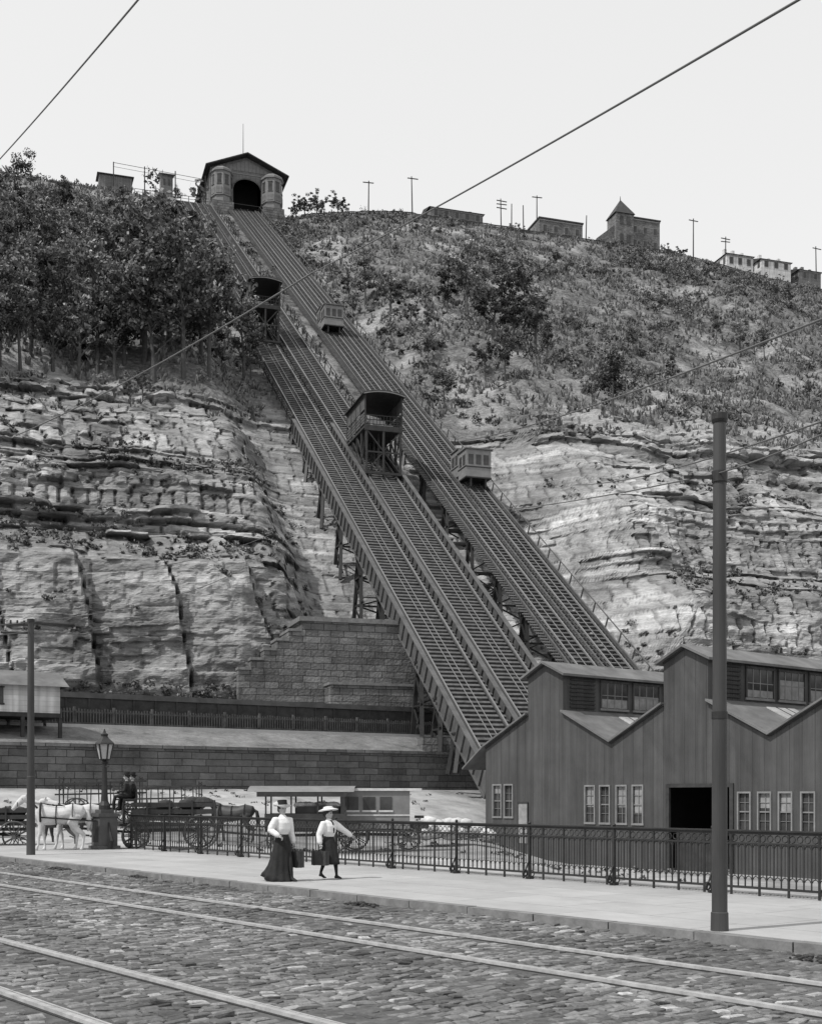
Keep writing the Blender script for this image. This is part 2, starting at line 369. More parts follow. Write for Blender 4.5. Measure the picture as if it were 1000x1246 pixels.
I2=np.arange(GX.size).reshape(GX.shape); Q2=np.stack([I2[:-1,:-1],I2[:-1,1:],I2[1:,1:],I2[1:,:-1]],-1).reshape(-1,4)
addobj('ground',npmesh('ground',np.stack([GX,GY,GZ],-1).reshape(-1,3),Q2,[M_yard],smooth=True))
# ------------------------------------------------------------ road, setts, rails, kerb, sidewalk (road frame: x along -dd, y along nn)
def RF(name,mb,mats,**k): return mb.make(name,mats,rz=RZ,**k)
mb=MB(); mb.bb(-120,60,-14,13.7,-.28,-.143); RF('road',mb,[M_roadbed])
rails=[4.5,6.09,9.9,11.49]
rows=[]
pitch=.125
for k in range(int((47+8)/pitch)):
    t=-8+k*pitch; p=1.0+random.uniform(0,.2)
    while p<13.62:
        w=random.uniform(.13,.27); pc=p+w/2
        X=nn.x*pc+dd.x*t; Y=nn.y*pc+dd.y*t
        if Y>8.5 and abs(X)<.36*Y+.3 and all(abs(pc-r-.02)>w/2+.085 for r in rails): rows.append((pc,t,w,Y))
        p+=w+.01
S=np.array(rows); n=len(S)
pc,t,w=S[:,0],S[:,1],S[:,2]; hw=w/2*rng.uniform(.86,1,n); hl=pitch/2*rng.uniform(.74,.97,n)
t=t+rng.normal(0,.011,n)+.06*(fbm(pc/1.3,t/1.3,14)-.5)
top=-.127+rng.normal(0,.007,n)+ .045*(fbm(pc*.9,t*.9,15)-.5); tx=rng.normal(0,.08,n);ty=rng.normal(0,.06,n)
yaw=rng.normal(0,.08,n)
vs=[]
for ins,dz in((0,-.05),(.005,-.012),(.022,0)):
    for sx,sy in((-1,-1),(1,-1),(1,1),(-1,1)):
        lx=sx*(hl-ins)*(1+rng.normal(0,.07,n)); ly=sy*(hw-ins)*(1+rng.normal(0,.04,n))
        x=-t+lx*np.cos(yaw)-ly*np.sin(yaw); y=pc+lx*np.sin(yaw)+ly*np.cos(yaw)
        vs.append(np.stack([x,y,top+dz+tx*lx+ty*ly],-1))
vs=np.stack(vs,1).reshape(-1,3)
base=np.arange(n)[:,None]*12
fl=[(8,9,10,11)]
for r0 in(0,4):
    for k in range(4): fl.append((r0+k,r0+(k+1)%4,r0+4+(k+1)%4,r0+4+k))
Q3=np.concatenate([base+np.array(f)[None] for f in fl])
tone=np.repeat((rng.uniform(.45,1.4,n)+1.1*(rng.random(n)>.92))*(.25+1.5*fbm(pc/1.2,t/2.6,16)),12)
o=addobj('cobblestone_paving',npmesh('cobblestone_paving',vs,Q3,[M_sett],{'tone':tone},smooth=False),rz=RZ)
mb=MB()
for r in rails:
    mb.bb(-60,20,r-.04,r+.028,-.2,-.098,0); mb.bb(-60,20,r+.066,r+.092,-.2,-.104,0)
    mb.bb(-60,20,r+.029,r+.065,-.2,-.125,1); mb.bb(-60,20,r-.075,r-.041,-.2,-.132,1); mb.bb(-60,20,r+.093,r+.12,-.2,-.132,1)
RF('tram_rails',mb,[M_tram,M_flange])
mb=MB()
for k in range(70):
    x0=-75+k*1.6; j=random.uniform(-.012,.012); mb.bb(x0,x0+1.575,13.68+j,13.9,-.3,.0+random.uniform(-.008,.004))
RF('kerb',mb,[M_kerb])
mb=MB(); mb.bb(-80,40,13.9,19.75,-.25,-.004); 
M_walk=masonry('sidewalk_slabs',.33,2.0,1.5,'XY',.55,.07,.5)
RF('sidewalk',mb,[M_walk])
mb=MB(); mb.bb(-41,40,19.75,20.05,-2.4,.02); RF('bridge_parapet_edge',mb,[M_kerb])
for p,t_,r in ((13.35,32.5,.5),(13.5,28,.3),(13.3,18.3,.32),(13.2,8.6,.4)):
    mb=MB()
    for k in range(70):
        a=random.uniform(0,6.28);q=r*random.random()**.7; s_=random.uniform(.015,.045)
        mb.ball((q*math.cos(a)*1.5,q*math.sin(a)*.5,.05*(1-q/r)+.0),(s_*random.uniform(.8,1.6),s_,s_*random.uniform(.5,.9)),0,6)
    mb.make('dirt_heap',[M_timberd],loc=road(p,t_,-.122),rz=RZ)
# ------------------------------------------------------------ iron fence
mb=MB(); f0,f1=-41.0,6.0
y=19.45
for z,h in((1.18,.05),(.98,.035),(.15,.045)): mb.bb(f0,f1,y-.02,y+.02,z-h/2,z+h/2)
mb.bb(f0,f1,y-.06,y+.06,1.205,1.235)
x=f0
posts=[-15.2-2.56*k for k in range(-9,11)]
while x<f1:
    mb.bb(x-.011,x+.011,y-.011,y+.011,.13,.98); 
    mb.ring((x+.08,y,1.075),.062,.011,'y',8,4); mb.ring((x+.08,y,.3),.06,.01,'y',8,4,arc=(0,.5))
    mb.ring((x+.08,y,.9),.06,.011,'y',8,4,arc=(.0,.5)); mb.bb(x+.08-.006,x+.08+.006,y-.006,y+.006,.36,.96)
    x+=.16
for px in posts:
    if px<f0 or px>f1: continue
    mb.bb(px-.03,px+.03,y-.03,y+.03,0,1.24); mb.ball((px,y,1.27),.04,0,8)
    mb.bb(px-.07,px+.07,y-.07,y+.07,0,.05)
    mb.ring((px,y-.15,.13),.07,.016,'x',10,5); mb.beam((px,y-.2,.06),(px,y-.02,.42),.025,.025)
    mb.ring((px+.1,y-.02,.13),.07,.014,'y',10,5); mb.ring((px-.1,y-.02,.13),.07,.014,'y',10,5)
for px in np.arange(f0+.64,f1,.64): mb.bb(px-.018,px+.018,y-.018,y+.018,.0,1.18)
RF('iron_railing_fence',mb,[M_iron])
# lamp post on pedestal
mb=MB()
mb.bb(-.42,.42,-.42,.42,0,.12); mb.bb(-.34,.34,-.34,.34,.12,1.15); mb.bb(-.4,.4,-.4,.4,1.15,1.27); mb.bb(-.25,.25,-.25,.25,1.27,1.4)
mb.bb(-.24,.24,-.345,-.34,.25,1.0,1)
for sx in(-1,1):
    mb.loft([(sx*.5,0,.05),(sx*.62,0,.3),(sx*.45,0,.6),(sx*.36,0,.95)],[.06,.07,.05,.03],8,1)
mb.loft([(0,0,1.4),(0,0,1.55),(0,0,1.7),(0,0,2.0),(0,0,2.6),(0,0,3.0),(0,0,3.08),(0,0,3.14)],[.2,.2,.13,.11,.09,.08,.14,.07],12,1)
mb.bb(-.3,.3,-.02,.02,2.9,2.94,1)
mb.loft([(0,0,3.14),(0,0,3.2)],[.12,.2],6,1)
mb.loft([(0,0,3.2),(0,0,3.72)],[.19,.3],6,2)
for k in range(6):
    a=k*math.pi/3; mb.beam((.195*math.cos(a),.195*math.sin(a),3.2),(.31*math.cos(a),.31*math.sin(a),3.72),.045,.045,1)
mb.loft([(0,0,3.72),(0,0,3.77),(0,0,3.95),(0,0,4.0),(0,0,4.08),(0,0,4.14),(0,0,4.27)],[.37,.35,.15,.12,.14,.06,.015],8,1)
mb.make('street_lamp',[M_girder,M_iron,mat('lantern_glass',.4,.2,.2,3)],loc=(-10.9,43.9,0),rz=RZ)
# ------------------------------------------------------------ poles & wires
mb=MB()
mb.loft([(0,0,-.02),(0,0,.25),(0,0,.26),(0,0,3.),(0,0,3.01),(0,0,7.15)],[.125,.12,.108,.104,.098,.088],20)
mb.loft([(0,0,7.08),(0,0,7.12),(0,0,7.2),(0,0,7.22)],[.1,.115,.115,.03],16,1)
mb.cyl((0,0,6.25),(0,0,6.4),.11,.11,16,1); mb.cyl((0,0,2.95),(0,0,3.05),.112,.112,16,1)
mb.beam((-.5,-.02,6.32),(0,0,6.32),.04,.04,1); mb.ball((-.4,0,6.34),.05,1,8)
mb.make('trolley_pole',[M_pole,M_iron],loc=((875-500)/F*17.2,17.2,0),smooth=False)
mb=MB()
mb.loft([(0,0,-.02),(0,0,2.5),(0,0,2.52),(0,0,7.5)],[.14,.125,.115,.1],14)
mb.cyl((0,0,7.45),(0,0,7.55),.12,.12,12,1)
for z in (7.35,7.1): mb.beam((-.9,-.2,z),(.1,0,z),.06,.06,1)
for k in range(4): mb.cyl((-.2-.2*k,-.05*k-.05,7.35),(-.2-.2*k,-.05*k-.05,7.5),.035,.03,6,1)
mb.make('trolley_pole',[M_pole,M_iron],loc=((38-500)/F*39.5,39.5,0))
def W(u,v,Y): return V(((u-500)/F*Y,Y,CZ+(HZ-v)/F*Y))
def wire(p,q,r,sag=.4):
    mb=MB(); n=20; pts=[]
    for i in range(n+1):
        t=i/n; c=p.lerp(q,t); c.z-=sag*4*t*(1-t); pts.append(c)
    mb.loft(pts,[r]*(n+1),6); mb.make('overhead_wire',[M_wire],smooth=True)
wire(W(-30,226,30),W(185,-20,14),.012,.05)
wire(W(1010,-23,15),W(380,332,40),.018,.1); wire(W(380,332,40),W(20,530,72),.03,.3)
wire(W(1030,376,20),W(560,537,62),.022,.3)
wire(W(870,577,17.2),W(1060,500,14),.011,.05); wire(W(868,577,17.2),W(560,620,55),.012,.2)
wire(W(1030,502,20),W(700,590,60),.018,.3)
wire(W(-30,762,37),W(38,757,39.5),.015,.02); wire(W(-30,775,37),W(38,768,39.5),.015,.02)
wire(W(38,757,39.5),W(300,690,75),.02,.5); wire(W(-30,690,60),W(330,650,90),.02,1.2)
# ------------------------------------------------------------ retaining wall along railway, bench fences
q0=hill(-34,float(bwall(-34.))); q1=hill(9.3,float(bwall(9.3)))
ang=math.atan2(q1.y-q0.y,q1.x-q0.x); Lw=(q1-q0).length
def WF(name,mb,mats): return mb.make(name,mats,loc=q0,rz=ang)
mb=MB(); mb.bb(-25,Lw+.1,-.5,.5,1.2,4.75,0); mb.bb(-25,Lw+.15,-.62,.5,4.76,4.95,1)
WF('stone_retaining_wall',mb,[M_ashlar,M_pier])
mb=MB()
mb.bb(-25,Lw+6,5.0,5.25,6.15,6.42,0)
WF('concrete_path_edge',mb,[M_conc])
mb=MB(); x=-25
while x<Lw+6:
    mb.bb(x-.035,x+.035,6.75,6.79,6.2,7.5+random.uniform(-.05,.05),0); x+=.19
for x in np.arange(-25,Lw+6,2.6): mb.bb(x-.07,x+.07,6.8,6.95,6.0,7.65,0)
for z in(6.6,7.3): mb.bb(-25,Lw+6,6.8,6.86,z-.05,z+.05,0)
WF('railway_picket_fence',mb,[M_timber])
mb=MB(); mb.bb(-25,Lw+8,7.35,7.6,6.0,8.25,0); mb.bb(-25,Lw+8,7.25,7.62,8.255,8.6,1); mb.bb(-25,Lw+8,7.6,11.,7.9,8.4,2)
for x in np.arange(-25,Lw+8,1.5): mb.bb(x-.06,x+.06,7.28,7.35,6.1,8.25,0)
mb.bb(-25,Lw+8,8.2,8.28,8.4,8.56,1); mb.bb(-25,Lw+8,9.7,9.78,8.4,8.56,1)
WF('railway_embankment_wall',mb,[M_timberd,M_girder,M_timber])
# wayside station shed
mb=MB()
mb.bb(-13,9,1.6,5.2,6.55,6.8,1)
for x in np.arange(-13,9.1,2.2):
    mb.bb(x-.1,x+.1,1.6,1.8,4.5,6.55,1); mb.bb(x-.1,x+.1,5.0,5.2,5.2,6.55,1)
mb.bb(-13,9,1.7,5.1,6.8,8.5,0)
for x in np.arange(-12,8,4.2):
    mb.bb(x,x+.9,1.66,1.7,7.3,8.2,3); mb.bb(x-.06,x+.96,1.64,1.658,8.2,8.28,1); mb.bb(x-.06,x+.96,1.64,1.658,7.2,7.3,1)
mb.add([(-13.4,1.1,8.35),(9.4,1.1,8.35),(9.4,3.4,9.4),(-13.4,3.4,9.4),(9.4,5.6,8.35),(-13.4,5.6,8.35)],[(0,1,2,3),(3,2,4,5),(0,3,5),(1,4,2)],2)
o=WF('railway_station_shed',mb,[M_clap,M_timberd,M_roofm,M_glass])
# ------------------------------------------------------------ masonry pier
mb=MB()
mb.bb(-7.8,7,16.0,21,6.5,15.1); mb.bb(-8,7.2,15.85,21,15.1,15.45,1)
for k in range(5):
    mb.bb(-7.8-(k+1)*.95,-7.8-k*.95,16.0+.04*k,20.5,6.5,14.3-.75*k); mb.bb(-7.8-(k+1)*.95-.05,-7.8-k*.95-.002,15.9+.04*k,20.5,14.3-.75*k,14.5-.75*k,1)
mb.bb(-6.0,9,14.2,16.0,6.5,10.2); mb.bb(-6.1,9,14.1,16.0,10.2,10.4,1)
mb.bb(-1.4,9.5,6.2,7.6,2,6.0); mb.bb(10.5,18.5,10,12,4,9.5)
mb.make('stone_abutment',[M_pier,M_kerb],loc=O,rz=HRZ)
mb=MB()
for k in range(9):
    for j in range(4):
        if k%2: mb.bb(8.9,12.2,9+j*.9,9.3+j*.9,6.4+k*.33,6.7+k*.33)
        else: mb.bb(9+j*.95,9.3+j*.95,8.8,12.2,6.4+k*.33,6.7+k*.33)
mb.make('timber_crib_stack',[M_timberd],loc=O,rz=HRZ)
# ------------------------------------------------------------ incline structures (slope frame)
SL=math.sqrt(1+.6705**2); EL=math.atan(.6705)
IM=Matrix.Translation(V((O.x,O.y,4.75)))@Matrix.Rotation(HRZ,4,'Z')@Matrix.Rotation(EL,4,'X')
TOP=172*SL
def bents(mb,x0,x1,bs,mi=0):
    for b in bs:
        g=[]
        for x in(x0-.3,x1+.3):
            k=np.argmin((AA-x)**2+(B-b)**2); zg=Z.ravel()[k]-.9; g.append(min(zg,inc(b)-1.5))
        zt=inc(b)-.9; sp_=min(2.0,(zt-max(g))*.28)
        for yo,yt in((.4,0),(-sp_-.6,-.7)):
            mb.beam((x0-.35,b+yo,g[0]-.6),(x0+.15,b+yt,zt+yt*.67),.3,.3,mi); mb.beam((x1+.35,b+yo,g[1]-.6),(x1-.15,b+yt,zt+yt*.67),.3,.3,mi)
        xm=(x0+x1)/2; mb.beam((xm,b,min(g)),(xm,b,zt),.26,.26,mi)
        mb.beam((x0,b,zt),(x1,b,zt),.35,.4,mi)
        hgt=zt-max(g); n=max(1,int(hgt/2.2))
        for i in range(n):
            za=max(g)+hgt*i/n; zb=max(g)+hgt*(i+1)/n
            mb.beam((x0,b+.2,za),(x1,b+.2,zb),.12,.12,mi); mb.beam((x1,b+.1,za),(x0,b+.1,zb),.12,.12,mi)
            for xx in(x0-.15,x1+.15):
                fa=(1-i/n);fb=(1-(i+1)/n)
                mb.beam((xx,b+.3,za),(xx,b-.7-sp_*fb,zb-.4),.12,.12,mi); mb.beam((xx,b-.7-sp_*fa,za),(xx,b+.2,zb-.2),.12,.12,mi)
                mb.beam((xx,b+.3,zb-.1),(xx,b-.7-sp_*fb,zb-.1),.14,.14,mi)
            mb.beam((x0,b,zb),(x1,b,zb),.14,.16,mi)
mb=MB(); G=67
def girder(xc,s0,s1,w=.22,up=.42,dn=1.0):
    mb.bb(xc-w*.25,xc+w*.25,s0,s1,-dn,up,1)
    mb.bb(xc-w*.9,xc+w*.9,s0,s1,up,up+.08,1); mb.bb(xc-w*.9,xc+w*.9,s0,s1,-dn-.08,-dn,1)
    s=s0
    while s<s1: 
        mb.bb(xc-w*.8,xc+w*.8,s,s+.09,-dn,up,1); s+=1.35
girder(-.1,-4,G,up=.5,dn=.9); girder(4.15,-4,G,up=.45,dn=.5); girder(8.4,-4,G,up=.5,dn=.9)
s=-4
while s<TOP:
    for x0,x1 in((.12,3.9),(4.4,8.2)):
        e=random.uniform(-.05,.05) if s>G else 0
        if s<G: mb.bb(x0,x1,s,s+.27,-.16+random.uniform(-.02,.02),.0+random.uniform(-.02,.02),0)
        else: mb.bb(x0+e-.1,x1+e+.1,s,s+.24,-.16,0,0)
    s+=.62 if s<G else .8
for x0,x1 in((.12,3.9),(4.4,8.2)):
    for x in(x0+.45,x1-.45):
        mb.bb(x-.11,x+.11,-4,TOP,.0,.1,2); mb.bb(x-.05,x+.05,-4,TOP,.1,.24,3)
    for x in(x0+.25,x1-.25,(x0+x1)/2): mb.bb(x-.12,x+.12,-4,TOP,-.6,-.165,2)
    for x in((x0+x1)/2-.25,(x0+x1)/2+.25): mb.bb(x-.025,x+.025,-4,TOP,.18,.22,3)
s=G
while s<TOP:
    for x in(-.25,4.15,8.55): mb.bb(x-.05,x+.05,s,s+.1,-.3,.9 if x!=4.15 else .3,2)
    s+=3.2
for x in(-.25,8.55): mb.bb(x-.04,x+.04,G,TOP,.8,.88,2)
mb.make('freight_incline_track',[M_timber,M_girder,M_timberd,M_steel],M=IM)
mb=MB(); bents(mb,0,8.3,[3.5,7.5,12,22.3,29,35.9,43,50,57]); mb.make('freight_incline_trestle',[M_iron],loc=O,rz=HRZ)
mb=MB()
s=0
while s<TOP:
    e=random.uniform(-.1,.1); mb.bb(11.7+e,17.3+e,s,s+.18,-.16,0,0); s+=.7
for xc in(13.05,15.95):
    for x in(xc-.76,xc+.76): mb.bb(x-.055,x+.055,0,TOP,.0,.15,3); mb.bb(x-.14,x+.14,0,TOP,-.55,-.165,2)
    mb.bb(xc-.03,xc+.03,0,TOP,.05,.1,3); mb.bb(xc-1.15,xc-1.05,0,TOP,.01,.12,2); mb.bb(xc+1.05,xc+1.15,0,TOP,.01,.12,2)
for x in(11.65,17.35,14.5):
    mb.bb(x-.07,x+.07,0,TOP,-.75 if x!=14.5 else -.45,.14 if x!=14.5 else .1,1)
s=0
while s<TOP:
    mb.bb(17.5,17.6,s,s+.1,-.3,.95,1); s+=2.8
mb.bb(17.5,17.58,0,TOP,.9,.97,1)
s=0
while s<TOP: mb.bb(10.9,11.55,s,s+.18,-.1,-.03,0); s+=.5
mb.make('passenger_incline_track',[M_timber,M_girder,M_timberd,M_steel],M=IM)
mb=MB(); bents(mb,11.7,17.3,[8,14,20,26,33,40,47,54]); mb.make('passenger_incline_trestle',[M_iron],loc=O,rz=HRZ)
# ------------------------------------------------------------ incline cars
def freight_car(a,b):
    mb=MB(); L=7.2; w=1.95; zp=.6705*L+.35
    mb.bb(-w,w,0,L,zp-.22,zp,0); mb.bb(-w,w,-.02,.14,zp-.5,zp+.02,0); mb.bb(-w,w,L-.14,L,zp-.5,zp,0)
    H=3.0
    for x in(-w+.07,w-.07):
        for y in(.1,L*.25,L*.5,L*.75,L-.1): mb.bb(x-.07,x+.07,y-.07,y+.07,zp,zp+H,0)
        for z in(.25,.55,.85,1.15): mb.bb(x-.03,x+.03,.1,L-.1,zp+z,zp+z+.22,1)
        mb.bb(x-.08,x+.08,.0,L,zp+H-.16,zp+H,0); mb.bb(x-.035,x+.035,.1,L-.1,zp+H-1.35,zp+H-.18,1)
    for y in(.06,L-.06):
        for z in(.12,.55,1.0): mb.bb(-w+.1,w-.1,y-.03,y+.03,zp+z,zp+z+.07,2)
        for k in range(11): x=-w+.2+k*(2*w-.4)/10; mb.bb(x-.025,x+.025,y-.02,y+.02,zp+.1,zp+1.05,2)
    n=8; vs=[]; 
    for y in(-.45,L+.3):
        for k in range(n+1):
            x=-w-.25+k*(2*w+.5)/n; vs.append((x,y,zp+H+.34*(1-((x)/(w+.25))**2)+.02))
        for k in range(n+1):
            x=-w-.25+k*(2*w+.5)/n; vs.append((x,y,zp+H+.34*(1-((x)/(w+.25))**2)+.12))
    m=2*(n+1); fs=[]
    for k in range(n):
        fs+=[(k,k+1,m+k+1,m+k),(n+1+k,m+n+1+k,m+n+2+k,n+2+k),(k,n+1+k,n+2+k,k+1),(m+k,m+k+1,m+n+2+k,m+n+1+k)]
    fs+=[(0,m,m+n+1,n+1),(n,2*n+1,m+2*n+1,m+n)]
    mb.add(vs,fs,3)
    for k in range(n):
        x0=-w-.2+k*(2*w+.4)/n; x1=x0+(2*w+.4)/n; f=lambda x: zp+H+.34*(1-((x)/(w+.25))**2)-.02
        mb.beam((x0,-.4,f(x0)),(x1,-.4,f(x1)),.08,.14,5)
    for x in(-w+.2,w-.2,0):
        mb.beam((x,.1,.45),(x,L,.6705*L+.35),.22,.26,0)
        for y in(.1,1.9,3.6,5.2): mb.beam((x,y,.6705*y+.4),(x,y,zp-.2),.2,.2,0)
        if x!=0:
            mb.beam((x,.1,.5),(x,3.6,zp-.3),.12,.12,0); mb.beam((x,1.9,.6705*1.9+.4),(x,.1,zp-.3),.12,.12,0)
            mb.beam((x,1.9,.6705*1.9+.4),(x,5.2,zp-.3),.12,.12,0)
            for y in(.5,3.4,6.4): mb.ring((x,y,.6705*y+.36),.3,.06,'x',14,6,2); mb.cyl((x-.05,y,.6705*y+.36),(x+.05,y,.6705*y+.36),.26,.26,12,2)
    mb.beam((-w+.2,.1,.6),(w-.2,.1,zp-.4),.12,.12,0); mb.beam((w-.2,.1,.6),(-w+.2,.1,zp-.4),.12,.12,0)
    mb.beam((-w+.1,.1,.5),(w-.1,.1,.5),.25,.25,0); mb.beam((-w+.1,.1,zp/2),(w-.1,.1,zp/2),.15,.15,0)
    mb.bb(-.9,.8,2.2,4.4,zp+.02,zp+1.2,4); mb.bb(-1.2,.2,4.6,6.2,zp+.02,zp+1.5,2)
    for k in range(5): mb.ball((-1.0+.5*k,1.1,zp+.28),(.3,.4,.26),4,8)
    mb.make('freight_incline_car',[M_timberd,M_timber,M_iron,M_roofd,M_sack,M_carp],loc=hill(a,b,inc(b)+.2),rz=HRZ)
freight_car(2.0,82.5); freight_car(6.3,42.5)
def pass_car(a,b):
    mb=MB(); w=1.35; L=4.6; z0=.6705*L*.72; H=2.75
    for i in range(2):
        y0=i*L/2; y1=y0+L/2; zb=z0*.62+i*.55; zt=zb+H
        mb.bb(-w,w,y0+ (.003 if i else 0),y1,zb,zt,0)
        mb.bb(-w-.12,w+.12,y0-(.2 if i==0 else 0.003),y1+.15,zt+.002,zt+.12,1)
        for sx in(-1,1):
            for k in range(2): mb.bb(sx*(w+.004),sx*(w+.02),y0+.25+k*1.0,y0+.95+k*1.0,zb+1.25,zb+2.25,2)
            mb.bb(sx*(w+.004),sx*(w+.05),y0,y1,zb+1.0,zb+1.08,3)
    for k in range(3): mb.bb(-w+.25+k*.82,-w+.8+k*.82,-.02,-.004,z0*.62+1.25,z0*.62+2.25,2)
    mb.bb(-w-.02,w+.02,-.05,-.003,z0*.62+.95,z0*.62+1.05,3); mb.bb(-w-.03,w+.03,-.06,L,z0*.62-.14,z0*.62-.002,3)
    for x in(-.8,.8):
        mb.beam((x,0,.3),(x,L,.6705*L+.3),.16,.2,3); mb.beam((x,.1,.3),(x,.1,z0*.62),.16,.16,3); mb.beam((x,.1,.4),(x,1.6,z0*.62),.1,.1,3)
        for y in(.5,3.7): mb.cyl((x-.06,y,.6705*y+.3),(x+.06,y,.6705*y+.3),.3,.3,12,3)
    mb.make('passenger_incline_car',[M_carp,M_roofm,M_glass,M_iron],loc=hill(a,b,inc(b)+.15),rz=HRZ)
pass_car(13.05,90.5); pass_car(15.95,41.5)
# ------------------------------------------------------------ corrugated shed building
bl=road(44.83,50.28,0)
Mm=9.1; NM=4; zv=4.5; zs=6.15; zw=8.1; zp=8.7; hw=1.28; Dp=24; zb=-2.2
out=[(0,zb),(0,4.55)]
for k in range(NM):
    c=4.6+Mm*k
    out+=[(c-hw,zs),(c-hw,zw),(c,zp),(c+hw,zw),(c+hw,zs)]
    out+=[(c+Mm/2,zv)]
xe=out[-1][0]; out+=[(xe,zb)]
wins=[(7.76,.59,2.35),(8.75,.59,2.35),(9.83,.59,2.35),(10.86,.59,2.35),(16.95,.4,2.0),(18.0,.4,2.0),(19.05,.4,2.0),(20.15,.4,2.0),(21.5,.4,2.0),(.95,.8,2.45),(1.85,.8,2.45),(25.5,.4,2.0),(27,.4,2.0),(29,.4,2.0)]
holes=[[(x-.3,z0),(x+.3,z0),(x+.3,z1),(x-.3,z1)] for x,z0,z1 in wins]
holes.append([(12.8,-2.1),(16.2,-2.1),(16.2,2.28),(12.8,2.28)])
mb=MB()
mb.wall(out,holes,lambda x,z:(x,0,z),0)
mb.wall(out,[],lambda x,z:(x,Dp,z),0)
mb.add([(0,0,zb),(0,Dp,zb),(0,Dp,4.55),(0,0,4.55)],[(0,1,2,3)],0)
for i,(x,z0,z1) in enumerate(wins):
    for a,b,c,d in((x-.36,x+.36,z1,z1+.08),(x-.38,x+.38,z0-.1,z0),(x-.36,x-.29,z0,z1),(x+.29,x+.36,z0,z1)): mb.bb(a,b,-.06,.05,c,d,2)
    zm=(z0+z1)/2; mb.bb(x-.29,x+.29,.03,.07,zm-.03,zm+.03,2); mb.bb(x-.012,x+.012,.04,.065,z0,z1,2)
    for zz_ in(.5*(z0+zm),.5*(z1+zm)): mb.bb(x-.28,x+.28,.04,.064,zz_-.01,zz_+.01,2)
    mb.bb(x-.29,x+.29,.08,.1,z0,z1,4)
    if i%3!=1: mb.bb(x-.27,x+.27,.075,.078,zm+random.uniform(-.5,.4),z1,6)
for a,b,c,d in((12.6,12.8,-2.1,2.45),(16.2,16.4,-2.1,2.45),(12.8,16.2,2.28,2.45)): mb.bb(a,b,-.08,.06,c,d,3)
mb.bb(12.85,15.0,.4,.5,-2.1,.2,3)
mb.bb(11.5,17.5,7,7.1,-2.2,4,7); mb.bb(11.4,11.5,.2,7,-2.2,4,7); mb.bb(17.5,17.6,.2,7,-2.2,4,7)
mb.bb(2.6,3.3,-.03,-.004,-.6,1.5,6)
for x in(2.55,3.3): mb.bb(x,x+.06,-.06,-.035,-.6,1.56,3)
mb.bb(2.55,3.36,-.06,-.035,1.5,1.58,3)
def slab(x0,z0,x1,z1,y0,y1,mi,th=.1):
    mb.add([(x0,y0,z0),(x1,y0,z1),(x1,y1,z1),(x0,y1,z0),(x0,y0,z0+th),(x1,y0,z1+th),(x1,y1,z1+th),(x0,y1,z0+th)],[(3,2,1,0),(4,5,6,7),(0,1,5,4),(2,3,7,6),(1,2,6,5),(3,0,4,7)],mi)
slab(-1.7,3.35,0,4.56,-.25,Dp,1)
for i in range(NM):
    c=4.6+Mm*i; xl=0 if i==0 else c-Mm/2; zl=4.56 if i==0 else zv
    slab(xl,zl+.01,c-hw,zs+.01,-.22,Dp,1); slab(c+hw,zs+.01,c+Mm/2,zv+.01,-.22,Dp,1)
    slab(c-hw-.3,zw-.12,c,zp+.02,-.3,Dp,1,.12); slab(c,zp+.02,c+hw+.3,zw-.12,-.3,Dp,1,.12)
    for sx in(-1,1):
        x=c+sx*hw
        mb.add([(x,0,zs-.3),(x,Dp,zs-.3),(x,Dp,zw),(x,0,zw)],[(0,1,2,3)],0)
        e=sx*.05; 
        for k in range(8): mb.bb(x+e*.2,x+e*1.6,.5,2.3,zs+.25+k*.2,zs+.33+k*.2,3)
        y=2.7
        while y<Dp-3:
            mb.bb(x+e*.1,x+e*.5,y,y+2.2,zs+.3,zs+1.7,4)
            for a,b,c2,d in((y,y+.1,.3,1.7),(y+2.1,y+2.2,.3,1.7),(y,y+2.2,.2,.32),(y,y+2.2,1.66,1.78)): mb.bb(x+e*.2,x+e*1.5,a,b,zs+c2,zs+d,0 if c2>.25 else 2)
            for q in(.55,1.1,1.65): mb.bb(x+e*.3,x+e,y+q-.02,y+q+.02,zs+.32,zs+1.66,2)
            mb.bb(x+e*.3,x+e*.95,y+.1,y+2.1,zs+.98,zs+1.02,2)
            if random.random()<.6: mb.bb(x+e*.52,x+e*.6,y+.12,y+2.08,zs+.35,zs+.35+random.uniform(.3,1.1),6)
            y+=2.5
    z_=lambda x:zs+(zv-zs)*(abs(x-c)-hw)/(Mm/2-hw)
    for y in(3.5,10):
        xa,xb=c-Mm/2+.8,c-hw-.6
        if i>0:
            slab(xa,z_(xa)+.12,xb,z_(xb)+.12,y,y+2.2,5,.06)
            for q in(.7,1.45): slab(xa,z_(xa)+.185,xb,z_(xb)+.185,y+q,y+q+.05,3,.02)
        xa,xb=c+hw+.6,c+Mm/2-.8
        slab(xa,z_(xa)+.12,xb,z_(xb)+.12,y,y+2.2,5,.06)
        for q in(.7,1.45): slab(xa,z_(xa)+.185,xb,z_(xb)+.185,y+q,y+q+.05,3,.02)
mb.beam((0,-.05,4.55),(4.6-hw,-.05,zs),.06,.16,3)
for i in range(NM):
    c=4.6+Mm*i
    for p,q in(((c-hw,zw),(c,zp)),((c,zp),(c+hw,zw)),((c+hw,zs),(c+Mm/2,zv))): mb.beam((p[0],-.05,p[1]),(q[0],-.05,q[1]),.06,.14,3)
    if i>0: mb.beam((c-Mm/2,-.05,zv),(c-hw,-.05,zs),.06,.14,3)
mb.make('corrugated_market_shed',[M_corr,M_roofm,M_frame,M_timberd,M_glass,mat('skylight_glass',.4,.3,.4,1),mat('window_blind',.24,.8,.3,3),M_dark],loc=(bl.x,bl.y,0),rz=RZ)
